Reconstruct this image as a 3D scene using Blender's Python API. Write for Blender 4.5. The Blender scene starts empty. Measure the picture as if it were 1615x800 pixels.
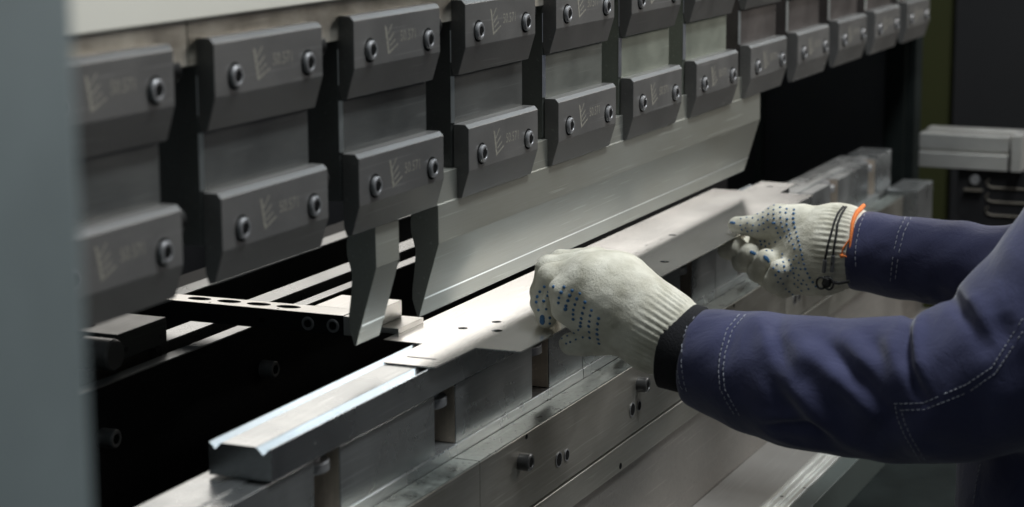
import bpy, bmesh, math, random
import numpy as np
from mathutils import Vector, Matrix
from mathutils.bvhtree import BVHTree
random.seed(7)
rng = np.random.default_rng(7)
S = bpy.context.scene
COL = S.collection

# ------------------------------------------------------------------ camera
cam_d = bpy.data.cameras.new('camera')
cam = bpy.data.objects.new('camera', cam_d); COL.objects.link(cam)
YAW, PITCH, ROLL = 1.15769, -0.186242, -0.005285
fw = Vector((math.sin(YAW)*math.cos(PITCH), math.cos(YAW)*math.cos(PITCH), math.sin(PITCH)))
rt = Vector((math.cos(YAW), -math.sin(YAW), 0)); up = rt.cross(fw)
rt, up = rt*math.cos(ROLL)+up*math.sin(ROLL), up*math.cos(ROLL)-rt*math.sin(ROLL)
M = Matrix((rt, up, -fw)).transposed().to_4x4(); M.translation = Vector((-1.01923, -0.74922, 0.22819))
cam.matrix_world = M
cam_d.sensor_width = 36.0; cam_d.lens = 3343.2/1615*36
cam_d.clip_start = 0.05; cam_d.clip_end = 60
cam_d.dof.use_dof = True; cam_d.dof.focus_distance = 1.98; cam_d.dof.aperture_fstop = 6.7
S.camera = cam

# ------------------------------------------------------------------ world, lamps, exposure
w = bpy.data.worlds.new('World'); S.world = w; w.use_nodes = True
bg = w.node_tree.nodes['Background']; bg.inputs[0].default_value = (0.72, 0.82, 0.9, 1); bg.inputs[1].default_value = 0.065
def area(name, loc, target, sx, sy, power, col):
    d = bpy.data.lights.new(name, 'AREA'); d.shape = 'RECTANGLE'; d.size = sx; d.size_y = sy
    d.energy = power; d.color = col
    o = bpy.data.objects.new(name, d); COL.objects.link(o); o.location = loc
    o.rotation_euler = (Vector(target)-Vector(loc)).to_track_quat('-Z', 'Y').to_euler()
    return o
area('workshop_window', (5.2, 2.85, 1.75), (0.5, 0.0, -0.18), 4.4, 1.8, 60, (1.0, 0.955, 0.89))
area('ceiling_lamp', (0.95, -1.0, 2.7), (0.85, 0.0, -0.1), 1.2, 0.45, 105, (0.92, 0.97, 1.0))
area('aisle_lamp', (3.1, -1.9, 1.15), (1.4, 0.0, -0.05), 1.2, 0.8, 50, (1.0, 0.95, 0.89))
area('far_window', (4.9, -1.25, 2.15), (0.6, 0.0, -0.18), 1.8, 0.9, 24, (0.80, 0.92, 1.0))
vs = S.view_settings
vs.view_transform = 'Standard'; vs.look = 'None'; vs.gamma = 1; vs.use_curve_mapping = False; vs.exposure = 0.0
S.cycles.use_denoising = True
S.cycles.max_bounces = 6

# ------------------------------------------------------------------ materials
def new_mat(name):
    m = bpy.data.materials.new(name); m.use_nodes = True
    nt = m.node_tree; return m, nt, nt.nodes['Principled BSDF']
def node(nt, t, **k):
    n = nt.nodes.new(t)
    for a, b in k.items():
        if a in n.inputs: n.inputs[a].default_value = b
        else: setattr(n, a, b)
    return n
def metal(name, col, metallic=0.85, rough=0.35, brush=(3, 90, 90), var=0.25, rvar=0.12, blotch=9.0, bump=0.02, speck=0.0, tint=None, rand=0.07, scratch=0.3):
    m, nt, p = new_mat(name); L = nt.links
    tc = node(nt, 'ShaderNodeTexCoord')
    mp = node(nt, 'ShaderNodeMapping'); mp.inputs['Scale'].default_value = brush
    oi = node(nt, 'ShaderNodeObjectInfo'); ofs = node(nt, 'ShaderNodeVectorMath', operation='SCALE'); ofs.inputs['Scale'].default_value = 9.0
    cmb = node(nt, 'ShaderNodeCombineXYZ')
    for q in range(3): L.new(oi.outputs['Random'], cmb.inputs[q])
    L.new(cmb.outputs[0], ofs.inputs[0]); sh = node(nt, 'ShaderNodeVectorMath', operation='ADD')
    L.new(tc.outputs['Object'], sh.inputs[0]); L.new(ofs.outputs[0], sh.inputs[1])
    L.new(sh.outputs[0], mp.inputs['Vector'])
    nb = node(nt, 'ShaderNodeTexNoise', Scale=6.0, Detail=5.0, Roughness=0.65); L.new(mp.outputs[0], nb.inputs['Vector'])
    nl = node(nt, 'ShaderNodeTexNoise', Scale=blotch, Detail=4.0, Roughness=0.6); L.new(sh.outputs[0], nl.inputs['Vector'])
    mixf = node(nt, 'ShaderNodeMath', operation='MULTIPLY_ADD'); L.new(nl.outputs['Fac'], mixf.inputs[0]); mixf.inputs[1].default_value = 0.65
    sc = node(nt, 'ShaderNodeMath', operation='MULTIPLY'); L.new(nb.outputs['Fac'], sc.inputs[0]); sc.inputs[1].default_value = 0.35
    L.new(sc.outputs[0], mixf.inputs[2])
    cr = node(nt, 'ShaderNodeValToRGB')
    a = [c*(1-var) for c in col]; b = [min(1, c*(1+var)) for c in col]
    if tint: a = [x*t for x, t in zip(a, tint)]
    cr.color_ramp.elements[0].position = 0.32; cr.color_ramp.elements[1].position = 0.68
    cr.color_ramp.elements[0].color = (*a, 1); cr.color_ramp.elements[1].color = (*b, 1)
    L.new(mixf.outputs[0], cr.inputs[0])
    out = cr.outputs[0]
    if speck:
        ns = node(nt, 'ShaderNodeTexNoise', Scale=260.0, Detail=2.0); L.new(tc.outputs['Object'], ns.inputs['Vector'])
        r2 = node(nt, 'ShaderNodeValToRGB'); r2.color_ramp.elements[0].position = 0.27; r2.color_ramp.elements[1].position = 0.36
        r2.color_ramp.elements[0].color = (1-speck, 1-speck, 1-speck, 1); r2.color_ramp.elements[1].color = (1, 1, 1, 1)
        L.new(ns.outputs['Fac'], r2.inputs[0])
        mm = node(nt, 'ShaderNodeMix', data_type='RGBA', blend_type='MULTIPLY'); mm.inputs[0].default_value = 1
        L.new(out, mm.inputs[6]); L.new(r2.outputs[0], mm.inputs[7]); out = mm.outputs[2]
    hv = node(nt, 'ShaderNodeHueSaturation'); L.new(out, hv.inputs['Color'])
    vr = node(nt, 'ShaderNodeMapRange'); vr.inputs['To Min'].default_value = 1-rand; vr.inputs['To Max'].default_value = 1+rand
    L.new(oi.outputs['Random'], vr.inputs[0]); L.new(vr.outputs[0], hv.inputs['Value']); out = hv.outputs[0]
    # fine oblique scratches that show paler than the ground
    if scratch:
        prev = out
        for ang, sc_, th in (((0.5, 0.3, 0.2), (5, 170, 170), 0.665), ((-0.8, 0.9, -0.4), (4, 240, 240), 0.675)):
            m2 = node(nt, 'ShaderNodeMapping'); m2.inputs['Rotation'].default_value = ang; m2.inputs['Scale'].default_value = sc_
            L.new(sh.outputs[0], m2.inputs['Vector'])
            n5 = node(nt, 'ShaderNodeTexNoise', Scale=1.6, Detail=2.0, Roughness=0.5); L.new(m2.outputs[0], n5.inputs['Vector'])
            r5 = node(nt, 'ShaderNodeMapRange'); r5.inputs['From Min'].default_value = th; r5.inputs['From Max'].default_value = th+0.05; r5.inputs['To Max'].default_value = scratch
            L.new(n5.outputs['Fac'], r5.inputs[0])
            mx = node(nt, 'ShaderNodeMix', data_type='RGBA'); L.new(r5.outputs[0], mx.inputs[0]); L.new(prev, mx.inputs[6])
            mx.inputs[7].default_value = (*[min(1, c*1.9+0.03) for c in col], 1); prev = mx.outputs[2]
        out = prev
    L.new(out, p.inputs['Base Color'])
    p.inputs['Metallic'].default_value = metallic
    mr = node(nt, 'ShaderNodeMapRange'); mr.inputs['From Min'].default_value = 0.3; mr.inputs['From Max'].default_value = 0.7
    mr.inputs['To Min'].default_value = rough-rvar; mr.inputs['To Max'].default_value = rough+rvar
    L.new(nl.outputs['Fac'], mr.inputs[0]); L.new(mr.outputs[0], p.inputs['Roughness'])
    bp = node(nt, 'ShaderNodeBump', Strength=bump*10, Distance=0.0004); L.new(nb.outputs['Fac'], bp.inputs['Height']); L.new(bp.outputs[0], p.inputs['Normal'])
    return m
def plain(name, col, rough=0.5, metallic=0.0, noise=0.15, scale=30.0, bump=0.0, spec=0.5):
    m, nt, p = new_mat(name); L = nt.links
    tc = node(nt, 'ShaderNodeTexCoord'); n = node(nt, 'ShaderNodeTexNoise', Scale=scale, Detail=5.0, Roughness=0.6)
    L.new(tc.outputs['Object'], n.inputs['Vector'])
    cr = node(nt, 'ShaderNodeValToRGB'); cr.color_ramp.elements[0].position = 0.3; cr.color_ramp.elements[1].position = 0.7
    cr.color_ramp.elements[0].color = (*[c*(1-noise) for c in col], 1); cr.color_ramp.elements[1].color = (*[min(1, c*(1+noise)) for c in col], 1)
    L.new(n.outputs['Fac'], cr.inputs[0]); L.new(cr.outputs[0], p.inputs['Base Color'])
    p.inputs['Roughness'].default_value = rough; p.inputs['Metallic'].default_value = metallic
    p.inputs['Specular IOR Level'].default_value = spec
    if bump:
        b = node(nt, 'ShaderNodeBump', Strength=bump, Distance=0.001); L.new(n.outputs['Fac'], b.inputs['Height']); L.new(b.outputs[0], p.inputs['Normal'])
    return m
MT = {}
MT['oxide'] = metal('black_oxide_steel', (0.125, 0.123, 0.119), 0.35, 0.42, (60, 60, 60), 0.12, 0.06, 14, 0.01)
MT['oxide_dark'] = metal('dark_adapter_steel', (0.10, 0.104, 0.1), 0.5, 0.4, (8, 60, 60), 0.18, 0.08, 12, 0.01)
MT['ground'] = metal('ground_tool_steel', (0.27, 0.278, 0.255), 0.55, 0.42, (3, 120, 120), 0.12, 0.03, 5, 0.012, tint=(1.05, 1.0, 0.92))
MT['die'] = metal('ground_die_steel', (0.40, 0.415, 0.42), 0.95, 0.27, (3, 120, 120), 0.18, 0.08, 10, 0.012)
MT['sheet'] = metal('bare_sheet_steel', (0.62, 0.61, 0.59), 0.9, 0.20, (2, 160, 160), 0.06, 0.05, 6, 0.008)
MT['base'] = metal('milled_base_steel', (0.34, 0.35, 0.35), 0.85, 0.30, (3, 110, 110), 0.22, 0.1, 11, 0.015)
MT['brown'] = metal('brushed_notch_steel', (0.52, 0.44, 0.36), 0.6, 0.4, (160, 160, 4), 0.3, 0.08, 20, 0.02)
MT['bar'] = metal('clamp_bar_steel', (0.27, 0.26, 0.235), 0.85, 0.42, (3, 60, 60), 0.2, 0.1, 8, 0.012, tint=(1.0, 0.97, 0.9))
MT['beam'] = metal('stained_beam_steel', (0.52, 0.50, 0.44), 0.5, 0.42, (10, 30, 30), 0.28, 0.1, 24, 0.01, tint=(1.0, 0.93, 0.85))
MT['oily'] = metal('oily_bar_top', (0.25, 0.27, 0.25), 0.8, 0.36, (20, 40, 40), 0.4, 0.12, 60, 0.03, speck=0.75)
MT['rough'] = metal('scaled_plate_steel', (0.15, 0.14, 0.127), 0.5, 0.55, (40, 40, 40), 0.22, 0.08, 6, 0.05, speck=0.25)
MT['alu'] = metal('aluminium', (0.74, 0.75, 0.72), 0.9, 0.34, (3, 100, 100), 0.1, 0.08, 9, 0.012)
MT['alu_y'] = metal('aluminium_arm', (0.72, 0.71, 0.68), 0.85, 0.34, (100, 3, 100), 0.1, 0.08, 9, 0.012)
MT['black'] = plain('black_paint', (0.013, 0.013, 0.014), 0.6, 0, 0.35, 14, 0.05, 0.15)
MT['matt'] = plain('matt_black_green', (0.009, 0.0115, 0.011), 0.9, 0, 0.3, 14, 0.0, 0.05)
MT['black_metal'] = plain('black_screw_steel', (0.065, 0.062, 0.06), 0.42, 0.4, 0.3, 60)
MT['screw'] = plain('blued_screw_steel', (0.25, 0.25, 0.255), 0.42, 0.55, 0.25, 90)
MT['hole'] = plain('hole_shadow_steel', (0.008, 0.008, 0.008), 0.9, 0, 0.2, 60, 0, 0.05)
MT['dark_screw'] = plain('dark_screw_steel', (0.055, 0.054, 0.053), 0.38, 0.4, 0.25, 80)
MT['shelf'] = metal('shelf_steel', (0.27, 0.26, 0.245), 0.7, 0.45, (3, 40, 40), 0.1, 0.05, 5, 0.01, scratch=0.15)
MT['engrave'] = plain('engraved_steel', (0.25, 0.24, 0.205), 0.5, 0.2, 0.3, 400)
MT['cream'] = plain('cream_paint', (0.74, 0.72, 0.64), 0.42, 0, 0.05, 5)
MT['greyblue'] = plain('grey_blue_paint', (0.20, 0.245, 0.255), 0.5, 0, 0.16, 9)
MT['dgrey'] = plain('dark_grey_paint', (0.016, 0.0165, 0.0175), 0.5, 0, 0.08, 3)
MT['housing'] = plain('charcoal_paint', (0.05, 0.052, 0.056), 0.55, 0, 0.1, 3)
MT['cabinet'] = plain('cabinet_paint', (0.013, 0.013, 0.014), 0.55, 0, 0.1, 3)
MT['adapter_reflection'] = metal('painted_reflection_steel', (0.26, 0.28, 0.235), 0.6, 0.42, (8, 60, 60), 0.12, 0.08, 12, 0.01)  # adapter steel with a green reflection painted into its colour
MT['adapter_faint_reflection'] = metal('faint_reflection_steel', (0.15, 0.16, 0.145), 0.6, 0.42, (8, 60, 60), 0.12, 0.08, 12, 0.01)  # the same painted reflection, fainter
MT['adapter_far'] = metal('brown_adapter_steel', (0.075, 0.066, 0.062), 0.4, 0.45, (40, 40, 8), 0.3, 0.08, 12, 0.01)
MT['olive'] = plain('olive_paint', (0.026, 0.029, 0.0035), 0.6, 0, 0.1, 4)
MT['concrete'] = plain('dark_concrete', (0.05, 0.05, 0.048), 0.8, 0, 0.2, 5)
MT['green'] = plain('dark_green_paint', (0.034, 0.045, 0.041), 0.6, 0, 0.12, 8)
MT['bronze'] = metal('carriage_steel', (0.20, 0.18, 0.15), 0.7, 0.4, (3, 60, 60), 0.2, 0.08, 9, 0.01)
MT['blue_dot'] = plain('blue_rubber', (0.03, 0.115, 0.25), 0.5, 0, 0.25, 300)
MT['cord'] = plain('black_cord', (0.012, 0.012, 0.013), 0.75, 0, 0.3, 500)
MT['orange'] = plain('orange_thread', (0.85, 0.22, 0.05), 0.8, 0, 0.2, 500, 0.5)
MT['thread'] = plain('grey_thread', (0.27, 0.28, 0.33), 0.8, 0, 0.2, 500)
MT['cuff'] = plain('charcoal_knit', (0.016, 0.016, 0.018), 0.9, 0, 0.35, 700, 0.8, 0.2)

def knit():
    m, nt, p = new_mat('white_knit_cotton'); L = nt.links
    tc = node(nt, 'ShaderNodeTexCoord')
    n1 = node(nt, 'ShaderNodeTexNoise', Scale=55.0, Detail=4.0); L.new(tc.outputs['Object'], n1.inputs['Vector'])
    n2 = node(nt, 'ShaderNodeTexNoise', Scale=420.0, Detail=4.0, Roughness=0.75); L.new(tc.outputs['Object'], n2.inputs['Vector'])
    cr = node(nt, 'ShaderNodeValToRGB'); cr.color_ramp.elements[0].position = 0.3; cr.color_ramp.elements[1].position = 0.72
    cr.color_ramp.elements[0].color = (0.49, 0.465, 0.375, 1); cr.color_ramp.elements[1].color = (0.75, 0.725, 0.625, 1)
    L.new(n1.outputs['Fac'], cr.inputs[0]); L.new(cr.outputs[0], p.inputs['Base Color'])
    p.inputs['Roughness'].default_value = 0.95; p.inputs['Specular IOR Level'].default_value = 0.1
    p.inputs['Sheen Weight'].default_value = 0.15
    b = node(nt, 'ShaderNodeBump', Strength=0.9, Distance=0.0012); L.new(n2.outputs['Fac'], b.inputs['Height']); L.new(b.outputs[0], p.inputs['Normal'])
    return m
MT['knit'] = knit()
def cloth():
    m, nt, p = new_mat('navy_twill'); L = nt.links
    tc = node(nt, 'ShaderNodeTexCoord')
    n1 = node(nt, 'ShaderNodeTexNoise', Scale=18.0, Detail=5.0); L.new(tc.outputs['Object'], n1.inputs['Vector'])
    n2 = node(nt, 'ShaderNodeTexNoise', Scale=520.0, Detail=3.0, Roughness=0.75); L.new(tc.outputs['Object'], n2.inputs['Vector'])
    cr = node(nt, 'ShaderNodeValToRGB'); cr.color_ramp.elements[0].position = 0.3; cr.color_ramp.elements[1].position = 0.7
    cr.color_ramp.elements[0].color = (0.030, 0.0325, 0.078, 1); cr.color_ramp.elements[1].color = (0.045, 0.049, 0.110, 1)
    L.new(n1.outputs['Fac'], cr.inputs[0]); L.new(cr.outputs[0], p.inputs['Base Color'])
    p.inputs['Roughness'].default_value = 0.85; p.inputs['Specular IOR Level'].default_value = 0.2
    p.inputs['Sheen Weight'].default_value = 0.25; p.inputs['Sheen Roughness'].default_value = 0.5
    n3 = node(nt, 'ShaderNodeTexNoise', Scale=34.0, Detail=5.0, Roughness=0.6, Distortion=0.8); L.new(tc.outputs['Object'], n3.inputs['Vector'])
    b0 = node(nt, 'ShaderNodeBump', Strength=0.32, Distance=0.005); L.new(n3.outputs['Fac'], b0.inputs['Height'])
    b = node(nt, 'ShaderNodeBump', Strength=0.4, Distance=0.0006); L.new(n2.outputs['Fac'], b.inputs['Height']); L.new(b0.outputs[0], b.inputs['Normal']); L.new(b.outputs[0], p.inputs['Normal'])
    return m
MT['navy'] = cloth()

# ------------------------------------------------------------------ mesh helpers
ORG = {}
class MB:
    def __init__(s): s.v = []; s.f = []
    def add(s, vs, fs):
        k = len(s.v); s.v += [tuple(map(float, q)) for q in vs]; s.f += [tuple(i+k for i in f) for f in fs]; return s
    def box(s, x0, x1, y0, y1, z0, z1):
        return s.add([(x, y, z) for x in (x0, x1) for y in (y0, y1) for z in (z0, z1)],
                     [(0, 1, 3, 2), (4, 6, 7, 5), (0, 4, 5, 1), (2, 3, 7, 6), (0, 2, 6, 4), (1, 5, 7, 3)])
    def prism(s, poly, a, b, axis='x'):
        """polygon extruded from a to b along an axis; poly is (y,z) for x, (x,z) for y, (x,y) for z"""
        n = len(poly)
        def P(q, t): return {'x': (t, q[0], q[1]), 'y': (q[0], t, q[1]), 'z': (q[0], q[1], t)}[axis]
        vs = [P(q, a) for q in poly]+[P(q, b) for q in poly]
        return s.add(vs, [tuple(range(n)), tuple(range(2*n-1, n-1, -1))]+[(i, i+n, (i+1) % n+n, (i+1) % n) for i in range(n)])
    def cyl(s, c0, c1, r0, r1=None, n=24, cap=True):
        c0, c1 = Vector(c0), Vector(c1); r1 = r0 if r1 is None else r1
        d = (c1-c0).normalized(); a = d.orthogonal().normalized(); b = d.cross(a)
        vs = []
        for c, r in ((c0, r0), (c1, r1)):
            vs += [c+(a*math.cos(2*math.pi*i/n)+b*math.sin(2*math.pi*i/n))*r for i in range(n)]
        fs = [(i, (i+1) % n, (i+1) % n+n, i+n) for i in range(n)]
        if cap: fs += [tuple(range(n-1, -1, -1)), tuple(range(n, 2*n))]
        return s.add(vs, fs)
    def lathe(s, c, d, prof, n=24, phase=0.0):
        """rings (t along d, radius, sides-shape): prof list of (t, r)"""
        c, d = Vector(c), Vector(d).normalized(); a = d.orthogonal().normalized(); b = d.cross(a)
        vs = []; fs = []
        for t, r in prof:
            vs += [c+d*t+(a*math.cos(2*math.pi*i/n+phase)+b*math.sin(2*math.pi*i/n+phase))*r for i in range(n)]
        m = len(prof)
        for j in range(m-1):
            fs += [(j*n+i, j*n+(i+1) % n, (j+1)*n+(i+1) % n, (j+1)*n+i) for i in range(n)]
        fs += [tuple(range(n-1, -1, -1)), tuple((m-1)*n+i for i in range(n))]
        return s.add(vs, fs)
    def tube(s, pts, r, n=8):
        pts = [Vector(q) for q in pts]; prev = None; rings = []
        for i, q in enumerate(pts):
            t = (pts[min(i+1, len(pts)-1)]-pts[max(i-1, 0)]).normalized()
            a = t.orthogonal().normalized() if prev is None else (prev-t*prev.dot(t)).normalized()
            prev = a; b = t.cross(a)
            rr = r[i] if isinstance(r, (list, tuple)) else r
            rings.append([q+(a*math.cos(2*math.pi*k/n)+b*math.sin(2*math.pi*k/n))*rr for k in range(n)])
        vs = [q for R in rings for q in R]; fs = []
        for j in range(len(pts)-1):
            fs += [(j*n+i, j*n+(i+1) % n, (j+1)*n+(i+1) % n, (j+1)*n+i) for i in range(n)]
        fs += [tuple(range(n-1, -1, -1)), tuple((len(pts)-1)*n+i for i in range(n))]
        return s.add(vs, fs)
    def build(s, name, mat, parent=None, bevel=0.0, smooth=0.5, mesh=None):
        o0 = ORG.get(parent.name, (0, 0, 0)) if parent else (0, 0, 0)
        me = bpy.data.meshes.new(name)
        me.from_pydata([(x-o0[0], y-o0[1], z-o0[2]) for x, y, z in s.v], [], s.f)
        bm = bmesh.new(); bm.from_mesh(me); bmesh.ops.recalc_face_normals(bm, faces=bm.faces); bm.to_mesh(me); bm.free()
        me.materials.append(mat)
        if smooth: me.shade_smooth(); me.set_sharp_from_angle(angle=smooth)
        o = bpy.data.objects.new(name, me); COL.objects.link(o)
        if parent: o.parent = parent
        ORG[o.name] = o0
        if bevel:
            b = o.modifiers.new('bevel', 'BEVEL'); b.width = bevel; b.segments = 2; b.limit_method = 'ANGLE'; b.angle_limit = 0.25 if smooth <= 0.2 else 0.6
            b.harden_normals = True
        return o
def tag(o, label=None, cat=None, group=None, kind=None):
    if label: o['label'] = label
    if cat: o['category'] = cat
    if group: o['group'] = group
    if kind: o['kind'] = kind
    return o
def thing(name, loc, label, cat, group=None):
    o = bpy.data.objects.new(name, None); COL.objects.link(o); o.location = loc; o.empty_display_size = 0.02
    ORG[o.name] = tuple(loc)
    return tag(o, label, cat, group)
def socket_screw(mb_list, c, d, r, h, hexr, depth):
    """socket head: returns (head MB, socket MB); c is the seat centre, d points out"""
    c, d = Vector(c), Vector(d).normalized()
    head = MB(); k = r*0.14
    head.lathe(c, d, [(0, r), (h-k, r), (h, r-k), (h, hexr*1.12), (h-0.0006, hexr*1.06)], 28)
    sock = MB(); sock.lathe(c, d, [(h-depth, hexr), (h-0.0003, hexr)], 6, 0.3)
    return head, sock

# ------------------------------------------------------------------ the setting
b = MB(); b.box(-3, 7, -4, 6, -1.15, -1.10); tag(b.build('floor', MT['concrete']), kind='structure')
b = MB(); b.box(6.4, 6.5, -4, 6, -1.10, 3.2); tag(b.build('wall', MT['dgrey']), kind='structure')

# grey post in front on the left
b = MB(); b.box(-0.60, -0.4543, -0.35, 0.34, -1.10, 0.9)
tag(b.build('machine_post', MT['greyblue'], bevel=0.003), 'grey blue painted machine post standing blurred at the near left edge', 'machine post')

# ------------------------------------------------------------------ upper beam
bx = thing('upper_beam', (0.6, 0.05, 0.1), 'heavy upper beam of bare steel with a cream painted panel above the tool holders', 'press beam')
b = MB(); b.box(-0.42, 0.1880, 0.0152, 0.10, 0.0900, 0.60); b.build('beam_plate', MT['beam'], bx, bevel=0.0008)
b = MB(); b.box(0.1886, 2.42, 0.0150, 0.10, 0.0900, 0.60); b.build('beam_plate', MT['beam'], bx, bevel=0.0008)
b = MB(); b.box(-0.42, 2.42, 0.0040, 0.0146, 0.1222, 0.60); b.build('cream_panel', MT['cream'], bx, bevel=0.0012)

# ------------------------------------------------------------------ tool holders
def clamp_profile(dy, dz):
    return [(dy+0.0143, dz+0.0036), (dy+0.0032, dz+0.0036), (dy, dz), (dy, dz-0.0363), (dy+0.0070, dz-0.0595), (dy+0.0120, dz-0.0600), (dy+0.0143, dz-0.0520)]
def text_mesh(body, size):
    c = bpy.data.curves.new('engraving', 'FONT'); c.body = body; c.size = size; c.extrude = 0.0; c.space_character = 1.05
    o = bpy.data.objects.new('tmp', c); COL.objects.link(o)
    bpy.context.view_layer.update()
    me = bpy.data.meshes.new_from_object(o.evaluated_get(bpy.context.evaluated_depsgraph_get()))
    bpy.data.objects.remove(o); return me
def engraving(dy, dz, parent):
    me = text_mesh('50.571', 0.0120); mb = MB()
    y = dy-0.00012
    def tr(q): return (0.0780+q[0]*0.86, y, dz-0.0215+q[1])
    mb.add([tr(v.co) for v in me.vertices], [tuple(p.vertices) for p in me.polygons])
    # the slanted mark: a leaning bar and three strokes
    def quad(a, b_, c, d): mb.add([(q[0], y, dz+q[1]) for q in (a, b_, c, d)], [(0, 1, 2, 3)])
    quad((0.0510, -0.0070), (0.0545, -0.0085), (0.0590, -0.0290), (0.0565, -0.0305))
    quad((0.0558, -0.0140), (0.0570, -0.0150), (0.0648, -0.0070), (0.0630, -0.0070))
    quad((0.0575, -0.0190), (0.0580, -0.0205), (0.0672, -0.0145), (0.0668, -0.0130))
    quad((0.0592, -0.0232), (0.0594, -0.0246), (0.0690, -0.0200), (0.0688, -0.0186))
    quad((0.0580, -0.0300), (0.0590, -0.0275), (0.0735, -0.0225), (0.0735, -0.0238))
    return mb.build('engraving', MT['engrave'], parent, smooth=0)
def make_holder():
    t = thing('punch_holder', (0, 0.03, 0.03), 'tool holder', 'tool holder', 'punch holders in a row along the beam')
    c = 0.0022
    b = MB(); b.prism([(0.0, 0.0145+c), (c, 0.0145), (0.150-c, 0.0145), (0.150, 0.0145+c), (0.150, 0.060), (0.0, 0.060)], -0.0335, 0.0895, 'z')
    b.build('adapter_block', MT['oxide_dark'], t, smooth=0)
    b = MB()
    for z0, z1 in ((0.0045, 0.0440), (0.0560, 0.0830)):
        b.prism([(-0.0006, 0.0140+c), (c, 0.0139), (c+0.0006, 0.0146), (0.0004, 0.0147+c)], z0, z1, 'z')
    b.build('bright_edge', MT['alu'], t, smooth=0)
    for dy, dz in ((0.0022, 0.1051), (0.0, 0.0)):
        b = MB(); b.prism(clamp_profile(dy, dz), 0.0, 0.1505)
        cl = b.build('clamp_plate', MT['oxide'], t, bevel=0.0006, smooth=0.2)
        for x in (0.0262, 0.1278):
            h, k = socket_screw(None, (x, dy-0.0003, dz-0.0242), (0, -1, 0), 0.0076, 0.0030, 0.0044, 0.0056)
            so = h.build('screw', MT['screw'], cl)
            k.build('socket', MT['hole'], cl, smooth=0)
            r = MB(); r.lathe((x, dy+0.002, dz-0.0242), (0, -1, 0), [(0, 0.0094), (0.0022, 0.0094), (0.00235, 0.0080), (0.0018, 0.0078)], 28)
            r.build('counterbore', MT['hole'], cl)
        engraving(dy, dz, cl)
    # spring stud between the plate and the adapter
    for z in (-0.012, 0.0885):
        b = MB()
        for i in range(6): b.lathe((0.153+i*0.0042, 0.021, z), (1, 0, 0), [(0, 0.0075), (0.0018, 0.009), (0.0036, 0.0075)], 14)
        b.build('stud', MT['black_metal'], t)
    return t
def copy_tree(o, parent=None, off=(0, 0, 0)):
    c = o.copy(); COL.objects.link(c)
    if parent: c.parent = parent
    else: c.location = Vector(o.location)+Vector(off)
    for ch in o.children: copy_tree(ch, c)
    return c
HOLD = ['nearest dark steel punch holder, its left half hidden behind the grey post',
        'dark punch holder nearest the post whose four screws are all in view',
        'dark punch holder that grips the narrow short punch',
        'dark punch holder over the near left end of the long punch',
        'scratched dark punch holder, second along the long punch from its near end',
        'punch holder with a greenish reflection painted on its block, third along the long punch from its near end',
        'punch holder with a greenish reflection painted on its block, fourth along the long punch from its near end',
        'punch holder just past the far right end of the long punch',
        'punch holder second past the far right end of the long punch',
        'punch holder third past the far right end of the long punch',
        'blurred punch holder, last but one before the dark end of the beam',
        'farthest blurred punch holder, half lost in the dark end of the beam']
proto = make_holder()
for i in range(12):
    h = proto if i == 0 else copy_tree(proto)
    h.location = Vector((0.2*i, 0.03, 0.03+random.uniform(-.0006, .0006)))
    h['label'] = HOLD[i]
    if i == 4:
        cl = [c for c in h.children if c.name.startswith('clamp_plate')][0]
        mb = MB()
        for x, dx, z0, z1, wd in ((0.012, 0.006, -0.010, -0.034, .0005), (0.0165, 0.005, -0.020, -0.0355, .0004), (0.020, 0.009, -0.004, -0.0350, .0004), (0.031, 0.004, -0.013, -0.030, .0003), (0.090, 0.008, -0.030, -0.0345, .0005)):
            y = 0.0022-0.00012
            mb.add([(x, y, 0.1051+z0), (x+wd, y, 0.1051+z0), (x-dx+wd, y, 0.1051+z1), (x-dx, y, 0.1051+z1)], [(0, 1, 2, 3)])
        for x, dx, wd in ((0.006, 0.005, .0005), (0.0115, 0.005, .0004), (0.0120, 0.006, .0004)):
            q = lambda z: 0.0022+0.007*(-0.0363-z)/0.0232-0.00014
            mb.add([(x, q(-.0372), .1051-.0372), (x+wd, q(-.0372), .1051-.0372), (x-dx+wd, q(-.0575), .1051-.0575), (x-dx, q(-.0575), .1051-.0575)], [(0, 1, 2, 3)])
        mb.build('scratch_marks', MT['engrave'], cl, smooth=0)['kind'] = 'stuff'
    mt = {4: 'adapter_faint_reflection', 5: 'adapter_reflection', 6: 'adapter_reflection'}.get(i, 'adapter_far' if i > 6 else None)
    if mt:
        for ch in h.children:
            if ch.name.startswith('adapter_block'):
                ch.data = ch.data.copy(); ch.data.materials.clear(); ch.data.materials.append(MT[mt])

# ------------------------------------------------------------------ punches
PUNCH = [(0.0112, -0.0345), (0.0112, -0.0600), (0.0100, -0.0605), (0.0098, -0.0930), (0.0243, -0.1415), (0.0292, -0.1578), (0.0308, -0.1578),
         (0.0355, -0.1425), (0.0352, -0.1330), (0.0325, -0.1130), (0.0318, -0.1000), (0.0335, -0.0930), (0.0358, -0.0850), (0.0362, -0.0760), (0.0348, -0.0680), (0.0340, -0.0345)]
def punch(name, x0, x1, label):
    t = thing(name, ((x0+x1)/2, 0.03, -0.158), label, 'punch')
    b = MB(); b.prism(PUNCH, x0, x1); b.build('punch_body', MT['ground'], t, bevel=0.0003, smooth=0.1)
    b = MB(); b.prism([(0.02395, -0.1408), (0.0236, -0.1404), (0.0241, -0.1420), (0.02455, -0.1420)], x0+0.0006, x1-0.0006)
    b.build('hardened_line', MT['alu'], t, smooth=0)
    return t
punch('long_punch', 0.5594, 1.4727, 'long ground steel punch with a knife edge hanging over the sheet')
punch('short_punch', 0.4448, 0.4858, 'narrow short steel punch segment hanging alone left of the long punch')

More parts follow.
